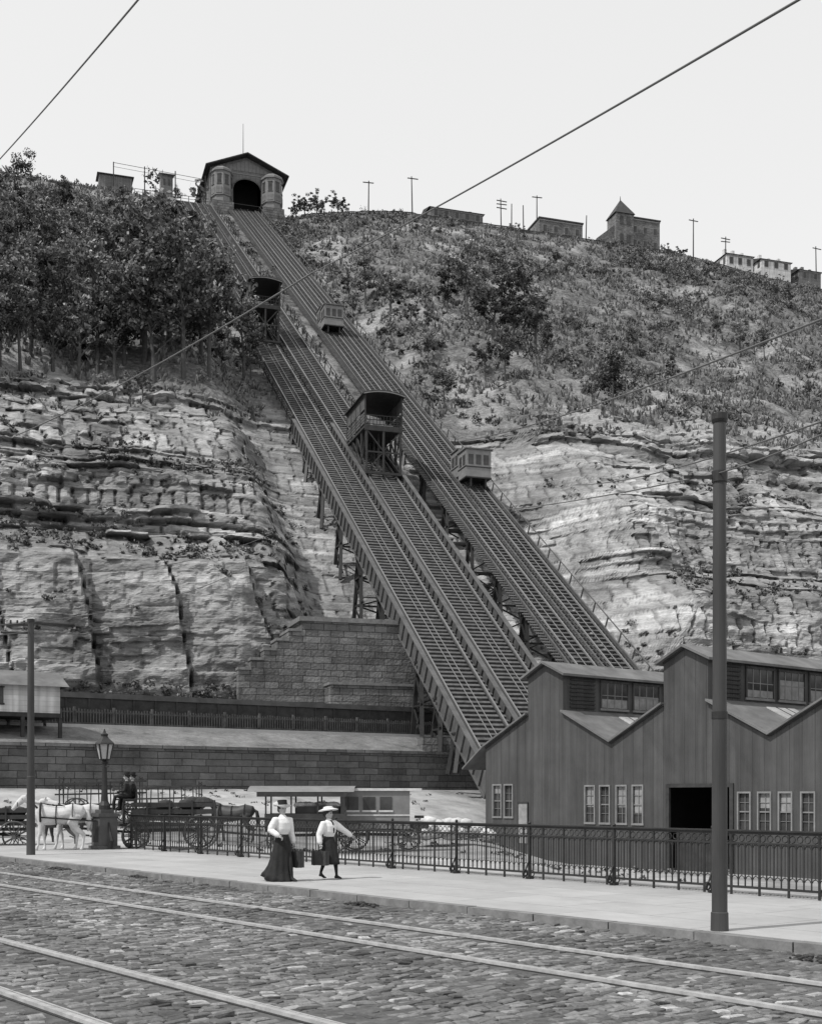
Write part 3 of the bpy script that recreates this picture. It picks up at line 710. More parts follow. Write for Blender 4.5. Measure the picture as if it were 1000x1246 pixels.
# ------------------------------------------------------------ upper station
mb=MB(); W2=14.6
def arch(x0,x1,z0,z1,n=8):
    r=(x1-x0)/2; return [(x0,z0),(x1,z0)]+[((x0+x1)/2+r*math.cos(math.pi*k/n),z1+r*.7*math.sin(math.pi*k/n)) for k in range(n+1)]
gb=[(0,0),(W2,0),(W2,6.6),(W2/2,9.6),(0,6.6)]
mb.wall(gb,[arch(4.6,10.2,0.05,3.2)],lambda x,z:(x,0,z),0)
mb.wall(gb,[],lambda x,z:(x,20,z),0)
for x in(0,W2): mb.add([(x,0,-3),(x,20,-3),(x,20,6.6),(x,0,6.6)],[(0,1,2,3)],0)
slab(-1.1,6.2,W2/2,9.7,-1.6,21,1,.22); slab(W2/2,9.7,W2+1.1,6.2,-1.6,21,1,.22)
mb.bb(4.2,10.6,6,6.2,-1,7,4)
for k in range(9): r=2.85; a0=math.pi*k/9;a1=math.pi*(k+1)/9; c=7.4; mb.beam((c+r*math.cos(a0),-.06,3.2+r*.72*math.sin(a0)),(c+r*math.cos(a1),-.06,3.2+r*.72*math.sin(a1)),.12,.25,3)
mb.wall([(1.7,6.7),(W2-1.7,6.7),(W2/2,9.0)],[],lambda x,z:(x,-.06,z),2)
for k in range(14): x=2.2+k*.78; mb.bb(x,x+.06,-.12,-.065,6.7,6.7+2.2*(1-abs(x-7.3)/5.6),0)
mb.bb(4,10.8,-.1,-.02,6.0,6.25,2)
for x in(2.2,W2-2.2):
    mb.loft([(x,-.6,-6),(x,-.6,0.2),(x,-.6,.3),(x,-.6,5.0),(x,-.6,5.1),(x,-.6,5.5),(x,-.6,6.3)],[1.9,1.9,2.15,2.1,2.35,2.35,1.2],8,2)
    for k in range(8):
        a=math.pi*(k+.5)/4; cx_,cy_=x+1.98*math.cos(a),-.6+1.98*math.sin(a)
        if cy_<.2:
            R_=Matrix.Rotation(a,3,'Z'); mb.box((cx_,cy_,3.4),(.1,.75,1.7),5,R_); mb.box((cx_,cy_,4.35),(.2,.95,.15),3,R_); mb.box((cx_,cy_,2.45),(.2,.95,.12),3,R_); mb.box((cx_,cy_,1.2),(.14,1.2,1.2),0,R_)
    mb.bb(x-2.1,x+2.1,-2.6,1.2,-8,-1.0,6)
mb.bb(0,1,-.3,1,-8,0,6);mb.bb(W2-1,W2,-.3,1,-8,0,6)
for y in(2,5,8,11,14,17): mb.bb(-.06,-.004,y,y+1.1,2.6,4.8,5)
mb.cyl((W2/2,4,9.2),(W2/2,4,18.5),.09,.04,6,4)
mb.cyl((1.0,6,7.5),(1.0,6,9.2),.35,.35,8,2); mb.ball((1,6,9.8),(.3,.3,.7),4,8)
mb.make('incline_top_station',[M_clapg,M_roofd,M_turret,M_timber,M_dark,M_glass,M_pier],loc=hill(7.7,172,inc(172)+1.0),rz=HRZ)
mb=MB(); mb.bb(-7,7.5,0,10,-3,0,0)
for x in np.arange(-7,7.5,1.5): mb.bb(x-.06,x+.06,.02,.12,0,1.1,1)
mb.bb(-7,7.5,.03,.1,1.05,1.13,1); mb.bb(-7,7.5,.03,.1,.5,.56,1)
for x in(-11,-5,1,7): mb.bb(x-.1,x+.1,1,1.2,-1,6.2,1)
mb.beam((-11,1.1,6.1),(7,1.1,5.4),.07,.07,1); mb.beam((-11,1.1,5.3),(7,1.1,4.6),.05,.05,1)
mb.make('incline_landing_platform',[M_timber,M_timberd],loc=hill(0,172.5,inc(172)+.3),rz=HRZ)
# ------------------------------------------------------------ skyline buildings
def topa(u,b=180): k=(u-500)/F; return (O.x*-1+ .299*b +(O.y+.954*b)*k)/(.954-.299*k)
def house(name,u,vb,w,d,h,roof='gable',rh=1.6,wm=0,b=178,floors=1,rot=0,tower=False):
    a=topa(u,b); mb=MB(); mats=[M_brick,M_clapg,M_clap]
    P=hill(a,b); zb_=CZ+(HZ-vb)/F*P.y
    mb.bb(0,w,0,d,-6,h,0)
    if roof=='gable':
        mb.add([(-.4,-.4,h-.1),(w+.4,-.4,h-.1),(w+.4,d/2,h+rh),(-.4,d/2,h+rh),(w+.4,d+.4,h-.1),(-.4,d+.4,h-.1)],[(0,1,2,3),(3,2,4,5),(0,3,5),(1,4,2)],1)
    elif roof=='hip':
        mb.add([(-.4,-.4,h),(w+.4,-.4,h),(w+.4,d+.4,h),(-.4,d+.4,h),(w/2-w*.1,d/2,h+rh),(w/2+w*.1,d/2,h+rh)],[(0,1,5,4),(1,2,5),(2,3,4,5),(3,0,4)],1)
    else:
        mb.bb(-.2,w+.2,-.2,d+.2,h+.002,h+.3,1)
    for q in(.2,.5,.85): mb.bb(w*q,w*q+.7,d/2,d/2+.8,h+.302,h+rh+random.uniform(.7,1.4),0)
    n=max(2,int(w/2.2))
    for fl in range(floors):
        z=.9+fl*3.1
        if z+1.3>h: break
        for k in range(n):
            x=w*(k+.5)/n; mb.bb(x-.55,x+.55,-.06,-.003,z-.15,z+1.55,3); mb.bb(x-.42,x+.42,-.09,-.062,z,z+1.4,2)
        for k in range(3):
            y=d*(k+.5)/3; mb.bb(-.06,-.003,y-.45,y+.45,z,z+1.6,2)
    mb.bb(-.05,w+.05,-.1,-.003,h-.4,h-.15,3)
    if tower:
        tx=-3.9; mb.bb(tx,tx+4.4,-.8,3.6,-6,h+.3,0)
        mb.add([(tx-.3,-1.1,h+.3),(tx+4.7,-1.1,h+.3),(tx+4.7,3.9,h+.3),(tx-.3,3.9,h+.3),(tx+2.2,1.4,h+4.4)],[(0,1,4),(1,2,4),(2,3,4),(3,0,4)],1)
        mb.cyl((tx+2.2,1.4,h+4.3),(tx+2.2,1.4,h+5.2),.12,.05,6,1)
        for x in(tx+1,tx+2.7): mb.bb(x,x+.8,-.9,-.803,h-2.2,h-.3,2)
        for x in(tx+1,tx+2.7): mb.bb(x,x+.8,-.9,-.803,1,2.8,2)
        mb.wall([(tx-4.5,-1),(tx,-1),(tx,h-2.3),(tx-4.5,1.3)],[],lambda x,z:(x,0,z),0); mb.bb(tx-4.5,tx-.003,.1,4,-6,1.2,0)
    mb.make(name,[mats[wm],M_roofd,M_glass,M_frame],loc=(P.x,P.y,zb_),rz=HRZ+rot)
house('brick_house',524,266,12,8,2.6,'gable',1.1,1)
house('brick_house',656,285,10.5,8,3.6,'flat',1.0,0,floors=1)
house('brick_church_school',766,303,7.6,9,7.2,'flat',.2,0,floors=2,tower=True)
house('white_house',884,324,7,7,3.0,'hip',1.4,2); house('white_house',926,328,8,7,2.6,'gable',1.3,2); house('wooden_house',972,342,6,7,2.8,'gable',1.3,1)
def shed(name,u,vb,w,d,h):
    b=178;P=hill(topa(u,b),b); zo=CZ+(HZ-vb)/F*P.y
    mb=MB(); mb.bb(0,w,0,d,-4,h,0)
    mb.add([(-.4,-.4,h),(w+.4,-.4,h),(w+.4,d+.4,h+.9),(-.4,d+.4,h+.9),(-.4,-.4,h+.15),(w+.4,-.4,h+.15),(w+.4,d+.4,h+1.05),(-.4,d+.4,h+1.05)],[(0,1,2,3),(4,5,6,7),(0,1,5,4),(2,3,7,6),(1,2,6,5),(3,0,4,7)],1)
    for k in range(2): mb.bb(w*(.2+.4*k),w*(.2+.4*k)+w*.18,-.05,-.003,1,2.2,2)
    mb.make(name,[M_clapg,M_roofd,M_glass],loc=(P.x,P.y,zo),rz=HRZ)
shed('wooden_shed',121,238,6.4,5,4.4); shed('ticket_booth',196,230,2.4,2.4,3.0)
for u,v0,v1,ca in((448,220,262,1),(502,215,258,1),(610,242,284,3),(622,248,286,0),(637,250,288,0),(653,238,284,1),(712,262,292,0),(843,266,312,1),(882,288,328,2),(993,300,346,1)):
    P=hill(topa(u),180); hgt=(v1-v0)/F*P.y; mb=MB()
    mb.cyl((0,0,-4),(random.uniform(-.3,.3),0,hgt),.17,.11,8)
    for k in range(ca): mb.beam((-1.2,-.1,hgt-.5-k*.8),(1.2,-.1,hgt-.5-k*.8+random.uniform(-.15,.15)),.16,.16)
    mb.make('utility_pole',[M_timberd],loc=(P.x,P.y,CZ+(HZ-v1)/F*P.y),rz=HRZ)
mb=MB(); j0=int(np.argmin(np.abs(B[:,0]-171.5))); cols=[k for k in range(nc) if 26<A[k]<185][::2]
prev=None
for k in cols:
    z=Z[j0,k]-.35; c=(A[k],171.5,z)
    mb.bb(A[k]-.08,A[k]+.08,171.4,171.55,z-.5,z+1.3)
    if prev:
        for q in(.45,.8,1.15): mb.beam((prev[0],171.45,prev[2]+q),(A[k],171.45,z+q),.06,.26)
    prev=c
mb.make('hilltop_fence',[M_timberd],loc=O,rz=HRZ)
# ------------------------------------------------------------ vegetation
def leafcloud(cen,rad,nper,size,seed=0,flat=.8,t0=.5,t1=1.6):
    r=np.random.default_rng(seed); k=len(cen); n=k*nper
    c=np.repeat(cen,nper,0); R=np.repeat(rad,nper)
    d=r.normal(size=(n,3)); d/=np.linalg.norm(d,axis=1)[:,None]; q=r.random(n)**.45
    p=c+d*(R*q)[:,None]*np.array([1,1,flat])
    a=r.normal(size=(n,3)); a/=np.linalg.norm(a,axis=1)[:,None]
    b=np.cross(a,r.normal(size=(n,3))); b/=np.linalg.norm(b,axis=1)[:,None]
    s=(size*r.uniform(.6,1.4,n))[:,None]
    vs=np.stack([p-a*s,p-b*s*.55,p+a*s,p+b*s*.55],1).reshape(-1,3)
    tn=np.repeat(r.uniform(t0,t1,k),nper)*(.7+.5*q)*r.uniform(.7,1.3,n)*(1+.4*d[:,2])  # random tone plus painted shading: clump tops lighter, inner leaves darker
    return vs,np.repeat(tn,4)
def merge(parts):
    return np.concatenate([p[0] for p in parts]),np.concatenate([p[1] for p in parts])
def tree_mesh(name,h,w,seed,K=46,nper=70):
    r=np.random.default_rng(seed); mb=MB(); rr=random.Random(seed)
    lean=rr.uniform(-.8,.8)
    mb.loft([(0,0,-.5),(lean*.2,0,h*.25),(lean*.6,.1,h*.5),(lean,.1,h*.85)],[.24,.18,.12,.04],7)
    tips=[]
    for k in range(12):
        z=h*rr.uniform(.25,.75); a=rr.uniform(0,6.28); L=w*rr.uniform(.5,1.0); p0=V((lean*z/h,0,z)); p1=p0+V((math.cos(a)*L*.5,math.sin(a)*L*.5,L*.55)); p2=p0+V((math.cos(a)*L,math.sin(a)*L,L*.85))
        mb.loft([p0,p1,p2],[.09,.06,.02],5); tips.append(p2); tips.append(p1)
    tips.append(V((lean,.1,h*.88)))
    tv=np.array(mb.v); 
    cen=[];rad=[]
    for k in range(K):
        tp=tips[k%len(tips)]; p=np.array(tp)+r.normal(size=3)*(.35 if k<len(tips) else .75)*h/9
        cen.append(p); rad.append(r.uniform(.35,.95)*h/9)
    cen=np.array(cen)
    lv,lt=leafcloud(cen,np.array(rad),nper,.2,seed,t0=.3,t1=1.9)
    zc=np.repeat(np.repeat(cen[:,2],nper),4)/h; lt=lt*(.45+.9*np.clip(zc,0,1))  # light from above painted into the leaf tone: higher clumps brighter
    tf=np.array([f for f in mb.f if len(f)==4])
    v=np.concatenate([tv,lv]); lq=np.arange(len(lv)).reshape(-1,4)+len(tv)
    q=np.concatenate([tf,lq]); mi=np.concatenate([np.zeros(len(tf)),np.ones(len(lq))])
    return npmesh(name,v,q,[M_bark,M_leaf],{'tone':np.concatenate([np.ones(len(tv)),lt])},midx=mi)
TM=[tree_mesh('tree_mesh',rr_h,rr_w,sd,K,nper) for rr_h,rr_w,sd,K,nper in((10,3.0,1,42,50),(12,2.7,2,40,50),(8,3.2,3,38,50),(13,3.0,4,46,50),(6,2.6,5,30,50),(10,2.0,6,32,44))]
rt=random.Random(11)
def tree(u,v,sc=1,i=None):
    P=nearp(u,v); i=rt.randrange(6) if i is None else i
    s=sc*rt.uniform(.7,1.2); addobj('hillside_tree',TM[i],P,rt.uniform(0,6.28),(s*rt.uniform(.85,1.15),s*rt.uniform(.85,1.15),s*rt.uniform(.95,1.15)))
pts=[]
for k in range(900):
    v=rt.uniform(290,466); lim=30+(v+85)/1.835-(42 if v<432 else 18); u=rt.uniform(-45,lim)
    if all((u-a)**2+((v-b)*1.3)**2>21**2 for a,b in pts): pts.append((u,v))
for u,v in pts[:76]: tree(u,v,1.08 if v>350 else .85)
for u in range(-10,100,30): tree(u,274+rt.uniform(-8,12),.8)
for u in(108,135,170,195): tree(u,282+rt.uniform(-8,12),.5)
for u,v,s in((270,452,.55),(305,462,.4),(240,455,.9),(215,250,.3),(225,330,.3),(245,360,.3),
  (425,365,.6),(445,372,.8),(475,380,.8),(500,395,.6),(430,385,.5),(520,405,.4),(545,380,.8),(568,395,.9),(585,400,.8),(600,418,.9),(625,425,.9),(650,435,.9),(665,442,.6),(560,350,.6),(610,380,.8),(640,395,.8),(590,460,.6),(615,468,.5),(540,495,.5),(678,325,.45),(690,335,.35),(720,500,.6),(745,505,.6),(730,470,.4),(815,460,.4),(160,495,.45),(175,488,.35),(870,420,.4),(900,430,.4),(940,370,.5),(960,375,.5),(985,490,.5),(770,430,.35),(520,440,.5),(860,340,.35),(700,410,.4),(800,380,.35),(930,440,.4)):
    tree(u,v,s)
for u,s in((372,.7),(385,.75),(412,.7),(360,.5),(627,.45),(640,.4),(815,.6),(826,.6),(540,.4),(908,.4),(925,.45),(950,.5),(700,.3),(480,.3),(668,.4)):
    a=topa(u,174); k=int(np.argmin((AA-a)**2+(B-174)**2)); P=V(HP.reshape(-1,3)[k]); P.z-=.3; i=2 if u<420 else 4
    addobj('hilltop_tree',TM[i],P,rt.uniform(0,6.28),(s*1.1,s*1.1,s*.75))
fl_=np.arange(HP.shape[0]*HP.shape[1]); Zf=Z.ravel();Bf=B.ravel();Af=AA.ravel();rw=rockw.ravel();uf=SU.ravel();vf=SV.ravel();br=bare.ravel();HPf=HP.reshape(-1,3)
incl=((Af>-1.2)&(Af<9.3))|((Af>10.4)&(Af<18.4))
dens=fbm(Af/12,Bf/9,101)
cand=(uf>-80)&(uf<1080)&(~incl)&(Bf<180)
area=np.where((Af>-40)&(Af<62),.22,.9)*np.where(Bf>60,.5,.16)
w1=cand*(Bf>52)*(rw<.5)*np.clip((dens-.4)*4,.04,1)*area*(1-.8*np.clip(br,0,1))
sel=rng.choice(fl_,1700,p=w1/w1.sum())
w2=cand*(Bf>19)*(Zf>10)*(Zf<46)*(ledge.ravel()>.5)*area
sel2=rng.choice(fl_,800,p=w2/w2.sum())
w3=cand*(Bf<18)*(Bf>bwall(Af)+12)*(Zf<10); sel3=rng.choice(fl_,160,p=w3/w3.sum())
parts=[]
def shr(sel,r0,r1,seed,nper,size):
    r=np.random.default_rng(seed); R=r.uniform(r0,r1,len(sel))*(.6+.8*r.random(len(sel))**2)
    c=HPf[sel]+np.stack([0*R,0*R,R*.4],-1)
    cc=[];rr=[]
    for k in range(4):
        cc.append(c+r.normal(size=c.shape)*R[:,None]*np.array([.7,.7,.3])); rr.append(R*r.uniform(.4,.85,len(R)))
    parts.append(leafcloud(np.concatenate(cc),np.concatenate(rr),nper,size,seed))
shr(sel,.5,1.6,1,22,.19); shr(sel2,.2,.6,2,12,.13); shr(sel3,.3,.6,3,14,.13)
lv,lt=merge(parts); addobj('hillside_shrubs',npmesh('hillside_shrubs',lv,np.arange(len(lv)).reshape(-1,4),[M_shrub],{'tone':lt}))
w4=cand*(Bf>50)*(rw<.6)*area*np.clip((fbm(Af/4,Bf/4,111)-.35)*4,.05,1); sg=rng.choice(fl_,24000,p=w4/w4.sum())
r=rng; P=HPf[sg]+np.stack([r.normal(0,.3,len(sg)),r.normal(0,.3,len(sg)),0*Zf[sg]],-1)
gv=[];gt=[]
for k in range(4):
    a=r.uniform(0,6.28,len(sg)); hgt=r.uniform(.25,.75,len(sg)); wd=r.uniform(.1,.22,len(sg)); dx=np.cos(a)*wd;dy=np.sin(a)*wd; lx=r.normal(0,.2,len(sg));ly=r.normal(0,.2,len(sg))
    z0=np.zeros(len(sg))-.1
    q=np.stack([P+np.stack([-dx,-dy,z0],-1),P+np.stack([dx,dy,z0],-1),P+np.stack([dx*.5+lx,dy*.5+ly,hgt],-1),P+np.stack([-dx*.3+lx,-dy*.3+ly,hgt*.9],-1)],1)
    gv.append(q.reshape(-1,3)); gt.append(np.repeat(r.uniform(.45,1.7,len(sg)),4))
gv=np.concatenate(gv);gt=np.concatenate(gt)
addobj('hillside_grass',npmesh('hillside_grass',gv,np.arange(len(gv)).reshape(-1,4),[M_leafl],{'tone':gt}))
wx=rng.uniform(-30,12,900); wy=rng.uniform(48,84,900); zq=yardz(wx,wy)
kp=(fbm(wx/4,wy/4,141)>.52); cw=np.stack([wx,wy,zq+.05],-1)[kp]
lv,lt=leafcloud(cw,np.full(len(cw),.25),10,.09,5,.4); addobj('yard_weeds',npmesh('yard_weeds',lv,np.arange(len(lv)).reshape(-1,4),[M_shrub],{'tone':lt}))
# ------------------------------------------------------------ people
def hand(mb,p,dirv,side,mi,sc=1.,curl=.5):
    p=V(p); d=V(dirv).normalized(); s=V(side); s=(s-d*s.dot(d)).normalized(); n=d.cross(s)
    mb.loft([p,p+d*.045*sc,p+d*.09*sc],[(.018*sc,.026*sc),(.018*sc,.038*sc),(.014*sc,.036*sc)],8,mi)
    for k,l in enumerate((.07,.08,.075,.06)):
        q=p+d*.085*sc+s*(.027-.018*k)*sc; q1=q+(d*math.cos(curl*.5)+n*math.sin(curl*.5))*l*.5*sc; q2=q1+(d*math.cos(curl*1.6)+n*math.sin(curl*1.6))*l*.5*sc
        mb.loft([q,q1,q2],[.0095*sc,.009*sc,.007*sc],6,mi)
    q=p+d*.03*sc+s*.028*sc; q1=q+(d*.7+s*.7)*.035*sc; q2=q1+(d*.9+n*.4)*.03*sc
    mb.loft([q,q1,q2],[.012*sc,.011*sc,.008*sc],6,mi)
def head(par,z,hat,scale=1.,x0=0,female=True,look=0):
    hd_=empty('head_group',(x0,0,z),look); hd_.parent=par; par=hd_; x0=0; z=0
    hb=MB()
    hb.loft([(x0-.01,0,z-.22),(x0,0,z-.1)],[.055,.05],10)
    hb.ball((x0,0,z),(.095,.077,.118),0,16); hb.ball((x0+.035,0,z-.06),(.058,.055,.055),0,12)
    hb.loft([(x0+.088,0,z+.01),(x0+.108,0,z-.025),(x0+.09,0,z-.035)],[(.006,.008),(.014,.014),(.008,.012)],8)
    for s in(-1,1): hb.ball((x0-.005,s*.078,z-.01),(.02,.01,.03),0,8)
    h=hb.make('head',[M_skin],parent=par,remesh=.009)
    db=MB()
    for s in(-1,1):
        db.ball((x0+.083,s*.032,z+.012),(.012,.015,.009),0,8); db.bb(x0+.08,x0+.093,s*.032-.018,s*.032+.018,z+.032,z+.038,0)
    db.bb(x0+.08,x0+.094,-.022,.022,z-.062,z-.054,1)
    db.make('face_features',[M_hair,mat('lips',.2,.5,.1,3)],parent=par)
    rb=MB(); rb.ball((x0-.035,0,z+.04),(.108,.098,.1),0,14)
    if female: rb.ball((x0-.1,0,z-.02),(.065,.07,.065),0,10); rb.loft([(x0+.045,-.06,z+.075),(x0+.065,0,z+.09),(x0+.045,.06,z+.075)],[.03,.03,.03],8)
    rb.make('hair',[M_hair],parent=par,smooth=True)
    tb=MB()
    zt=z+.105
    if hat=='boater':
        tb.loft([(x0,0,zt-.02),(x0,0,zt),(x0+.01,0,zt+.005)],[(.2,.19),(.205,.195),(.12,.11)],24,0); tb.loft([(x0,0,zt),(x0,0,zt+.035)],[(.118,.108),(.118,.108)],20,1); tb.loft([(x0,0,zt+.035),(x0,0,zt+.095),(x0,0,zt+.1)],[(.115,.105),(.115,.105),(.1,.09)],20,1)
    elif hat=='wide':
        tb.loft([(x0,0,zt-.03),(x0,0,zt-.005),(x0,0,zt+.03),(x0,0,zt+.07),(x0,0,zt+.08)],[(.24,.23),(.245,.235),(.13,.12),(.11,.1),(.06,.06)],24,2)
        tb.loft([(x0,0,zt+.005),(x0,0,zt+.03)],[(.15,.14),(.133,.123)],20,1)
    else:
        tb.loft([(x0,0,zt-.03),(x0,0,zt-.015),(x0,0,zt-.01)],[(.17,.15),(.175,.155),(.1,.09)],20,1); tb.loft([(x0,0,zt-.01),(x0,0,zt+.08),(x0,0,zt+.1)],[(.105,.09),(.1,.085),(.07,.06)],16,1)
    t_=tb.make('hat',[M_straw,M_black,M_white],parent=par,smooth=False); t_.rotation_euler=(0,-.12,0)
def woman(name,loc,rz,hem,hs=1.0,lh=None,rh=None,hat='boater',stride=.25,short=False,tie=False,look=0):
    e=empty(name,loc,rz); e.scale=(hs,hs,hs)
    b=MB()
    b.loft([(0,0,.98),(0,0,1.04),(.02,0,1.16),(.025,0,1.28),(.01,0,1.37),(0,0,1.42),(0,0,1.47)],[(.10,.125),(.115,.14),(.155,.17),(.145,.18),(.11,.175),(.07,.1),(.052,.056)],18)
    arms={}
    for s,hd in((1,lh),(-1,rh)):
        sh=V((0,s*.17,1.36)); hp=V(hd); mid=(sh+hp)/2; L=(hp-sh).length; off=max(0,.29**2-(L/2)**2)**.5
        el=mid+V((-.8,s*.5,-.2)).normalized()*off
        w=el.lerp(hp,.9); arms[s]=(el,w,hp)
        b.loft([sh+V((0,-s*.03,.0)),sh+V((0,s*.02,.0)),sh.lerp(el,.4),sh.lerp(el,.85),el,el.lerp(w,.4),el.lerp(w,.8),w],[.06,.08,.09,.078,.07,.07,.062,.036],12)
    b.make('blouse',[M_blouse],parent=e,remesh=.014)
    hb=MB()
    for s in(1,-1):
        el,w,hp=arms[s]; hand(hb,w-(w-el).normalized()*.01,(w-el),(1,0,0),0,1.0,.9)
    hb.make('hands',[M_skin],parent=e,smooth=True)
    head(e,1.585,hat,look=look)
    k=MB()
    zs_=[1.03,.97,.88,.7,.5,.3,.15,hem] if hem<.1 else [1.03,.97,.88,.75,.62,.5,.43,hem]
    sw=[(.115,.135),(.13,.155),(.17,.18),(.2,.2),(.235,.215),(.29,.24),(.37,.28),(.45,.32)] if hem<.1 else [(.115,.135),(.13,.15),(.17,.18),(.2,.2),(.23,.22),(.25,.235),(.265,.245),(.28,.25)]
    k.loft([((-.0 if hem>.1 else -.17)*((1.03-z)**1.8),0,z) for z in zs_],sw,60,0,.075,11)
    k.loft([(0,0,1.0),(0,0,1.045)],[(.118,.14),(.117,.14)],20,1)
    k.make('skirt',[M_black,M_leather],parent=e,smooth=True)
    l=MB()
    for s,f in((1,stride),(-1,-stride)):
        hip=V((0,s*.08,.85)); an=V((f*.95,s*.07,.09 if f>0 else .13)); kn=(hip+an)/2+V((.05,0,.02))
        l.loft([hip,hip.lerp(kn,.6),kn,kn.lerp(an,.35),an+V((0,0,.04)),an],[.085,.07,.055,.055,.035,.038],10)
        l.loft([an+V((-.05,0,-.045)),an+V((.02,0,-.03)),an+V((.1,0,-.05+ (0 if f>0 else -.035))),an+V((.17,0,-.065+(0 if f>0 else -.03)))],[(.035,.033),(.045,.036),(.03,.038),(.015,.025)],10)
    l.make('boots_and_stockings',[M_black],parent=e,remesh=.013)
    if tie:
        t=MB(); t.loft([(.07,0,1.43),(.14,0,1.36),(.17,0,1.2),(.165,0,1.12)],[(.01,.03),(.01,.025),(.01,.03),(.008,.02)],8); t.make('necktie',[M_black],parent=e)
    return e
hd=math.atan2(-.785,.619)
def suitcase(par,c,dims):
    m=MB(); x,y,z=c; w,h,t=dims
    m.bb(x-w/2,x+w/2,y-t/2,y+t/2,z-h,z,0)
    for s in(-1,1): m.bb(x+s*w*.32-.02,x+s*w*.32+.02,y-t/2-.006,y+t/2+.006,z-h-.006,z+.006,1)
    m.ring((x,y,z+.0),.06,.011,'y',10,6,1,arc=(0,.5)); m.bb(x-w/2-.004,x+w/2+.004,y-.008,y+.008,z-h-.004,z+.004,1)
    m.make('suitcase',[M_leather,M_timberd],parent=par)
w1_=woman('woman_walking_in_long_skirt',(-2.83,27.2,0),hd+.1,.03,1.0,lh=(.02,.30,.80),rh=(.18,-.2,.98),hat='boater',look=-.15)
suitcase(w1_,(.02,.31,.655),(.5,.36,.17))
w2_=woman('young_woman_walking',(-1.86,27.9,0),hd+.25,.36,.93,lh=(.28,.58,1.02),rh=(0,-.30,.82),hat='wide',stride=.2,short=True,tie=True,look=.2)
suitcase(w2_,(.0,-.31,.69),(.44,.34,.15))
# ------------------------------------------------------------ horses & wagons
def horse(name,loc,rz,m,headdown=0.):
    e=empty(name,loc,rz); b=MB()
    b.loft([(-.95,0,1.25),(-.86,0,1.3),(-.6,0,1.31),(-.25,0,1.23),(.1,0,1.2),(.4,0,1.22),(.62,0,1.25),(.76,0,1.22)],[(.1,.08),(.25,.22),(.31,.29),(.31,.31),(.33,.31),(.36,.28),(.31,.23),(.16,.12)],16)
    b.loft([(.45,0,1.32),(.68,0,1.52),(.88,0,1.72-headdown*.3),(1.02,0,1.84-headdown*.5)],[(.27,.15),(.21,.12),(.15,.09),(.11,.075)],12)
    hx,hz=1.0,1.88-headdown*.5
    b.loft([(hx-.06,0,hz+.02),(hx+.08,0,hz-.02),(hx+.24,0,hz-.17),(hx+.4,0,hz-.34),(hx+.48,0,hz-.43)],[(.08,.07),(.13,.1),(.11,.085),(.075,.06),(.06,.055)],12)
    for s in(-1,1):
        b.loft([(hx,s*.06,hz+.06),(hx-.01,s*.075,hz+.13),(hx+.01,s*.07,hz+.2)],[.035,.035,.008],6)
        f=.12*s
        b.loft([(.5,s*.15,1.2),(.5,s*.17,.95),(.5+f*.3,s*.16,.58),(.5+f*.6,s*.16,.5),(.5+f*.8,s*.16,.2),(.52+f,s*.16,.1),(.55+f,s*.16,.0)],[(.17,.11),(.12,.09),(.068,.062),(.062,.058),(.042,.04),(.05,.05),(.072,.068)],10)
        b.loft([(-.62,s*.15,1.22),(-.55,s*.19,.95),(-.62-f*.5,s*.17,.74),(-.82-f,s*.16,.53),(-.8-f,s*.16,.4),(-.78-f,s*.16,.16),(-.76-f,s*.16,.09),(-.72-f,s*.16,0)],[(.26,.16),(.2,.13),(.11,.09),(.075,.06),(.055,.048),(.043,.04),(.052,.05),(.072,.068)],10)
    b.make('body',[m],parent=e,remesh=.028)
    t=MB(); t.loft([(-.93,0,1.38),(-1.05,0,1.3),(-1.1,0,1.0),(-1.06,0,.65)],[.05,.07,.09,.03],8)
    t.loft([(hx-.05,0,hz+.1),(.8,0,1.78-headdown*.25),(.55,0,1.56)],[(.05,.03),(.07,.03),(.04,.02)],8)
    t.make('mane_and_tail',[M_hair if m is M_horsed else M_sack],parent=e,smooth=True)
    g=MB(); 
    g.loft([(.62,0,1.5),(.66,0,1.46)],[(.2,.17),(.2,.17)],14)
    g.ring((.52,0,1.27),.36,.04,'x',16,6)
    g.ring((0,0,1.21),.345,.018,'x',16,5); g.ring((-.55,0,1.3),.33,.015,'x',16,5)
    for s in(-1,1): g.beam((.55,s*.3,1.15),(-1.4,s*.36,1.0),.03,.05); g.beam((.95,s*.085,1.72-headdown*.4),(-.3,s*.2,1.52),.015,.02)
    g.ring((hx+.3,0,hz-.23),.095,.012,'x',10,4)
    g.make('harness',[M_black],parent=e)
    ey=MB(); 
    for s in(-1,1): ey.ball((hx+.14,s*.09,hz-.05),(.02,.012,.018),0,6)
    ey.make('eyes',[M_black],parent=e)
    return e
def wheel(mb,x,y,R,mi=0):
    mb.ring((x,y,R),R-.035,.035,'y',24,6,mi)
    for k in range(12):
        a=k*math.pi/6; mb.beam((x,y,R),(x+math.cos(a)*(R-.05),y,R+math.sin(a)*(R-.05)),.035,.035,mi)
    mb.cyl((x,y-.1,R),(x,y+.1,R),.08,.08,8,mi)
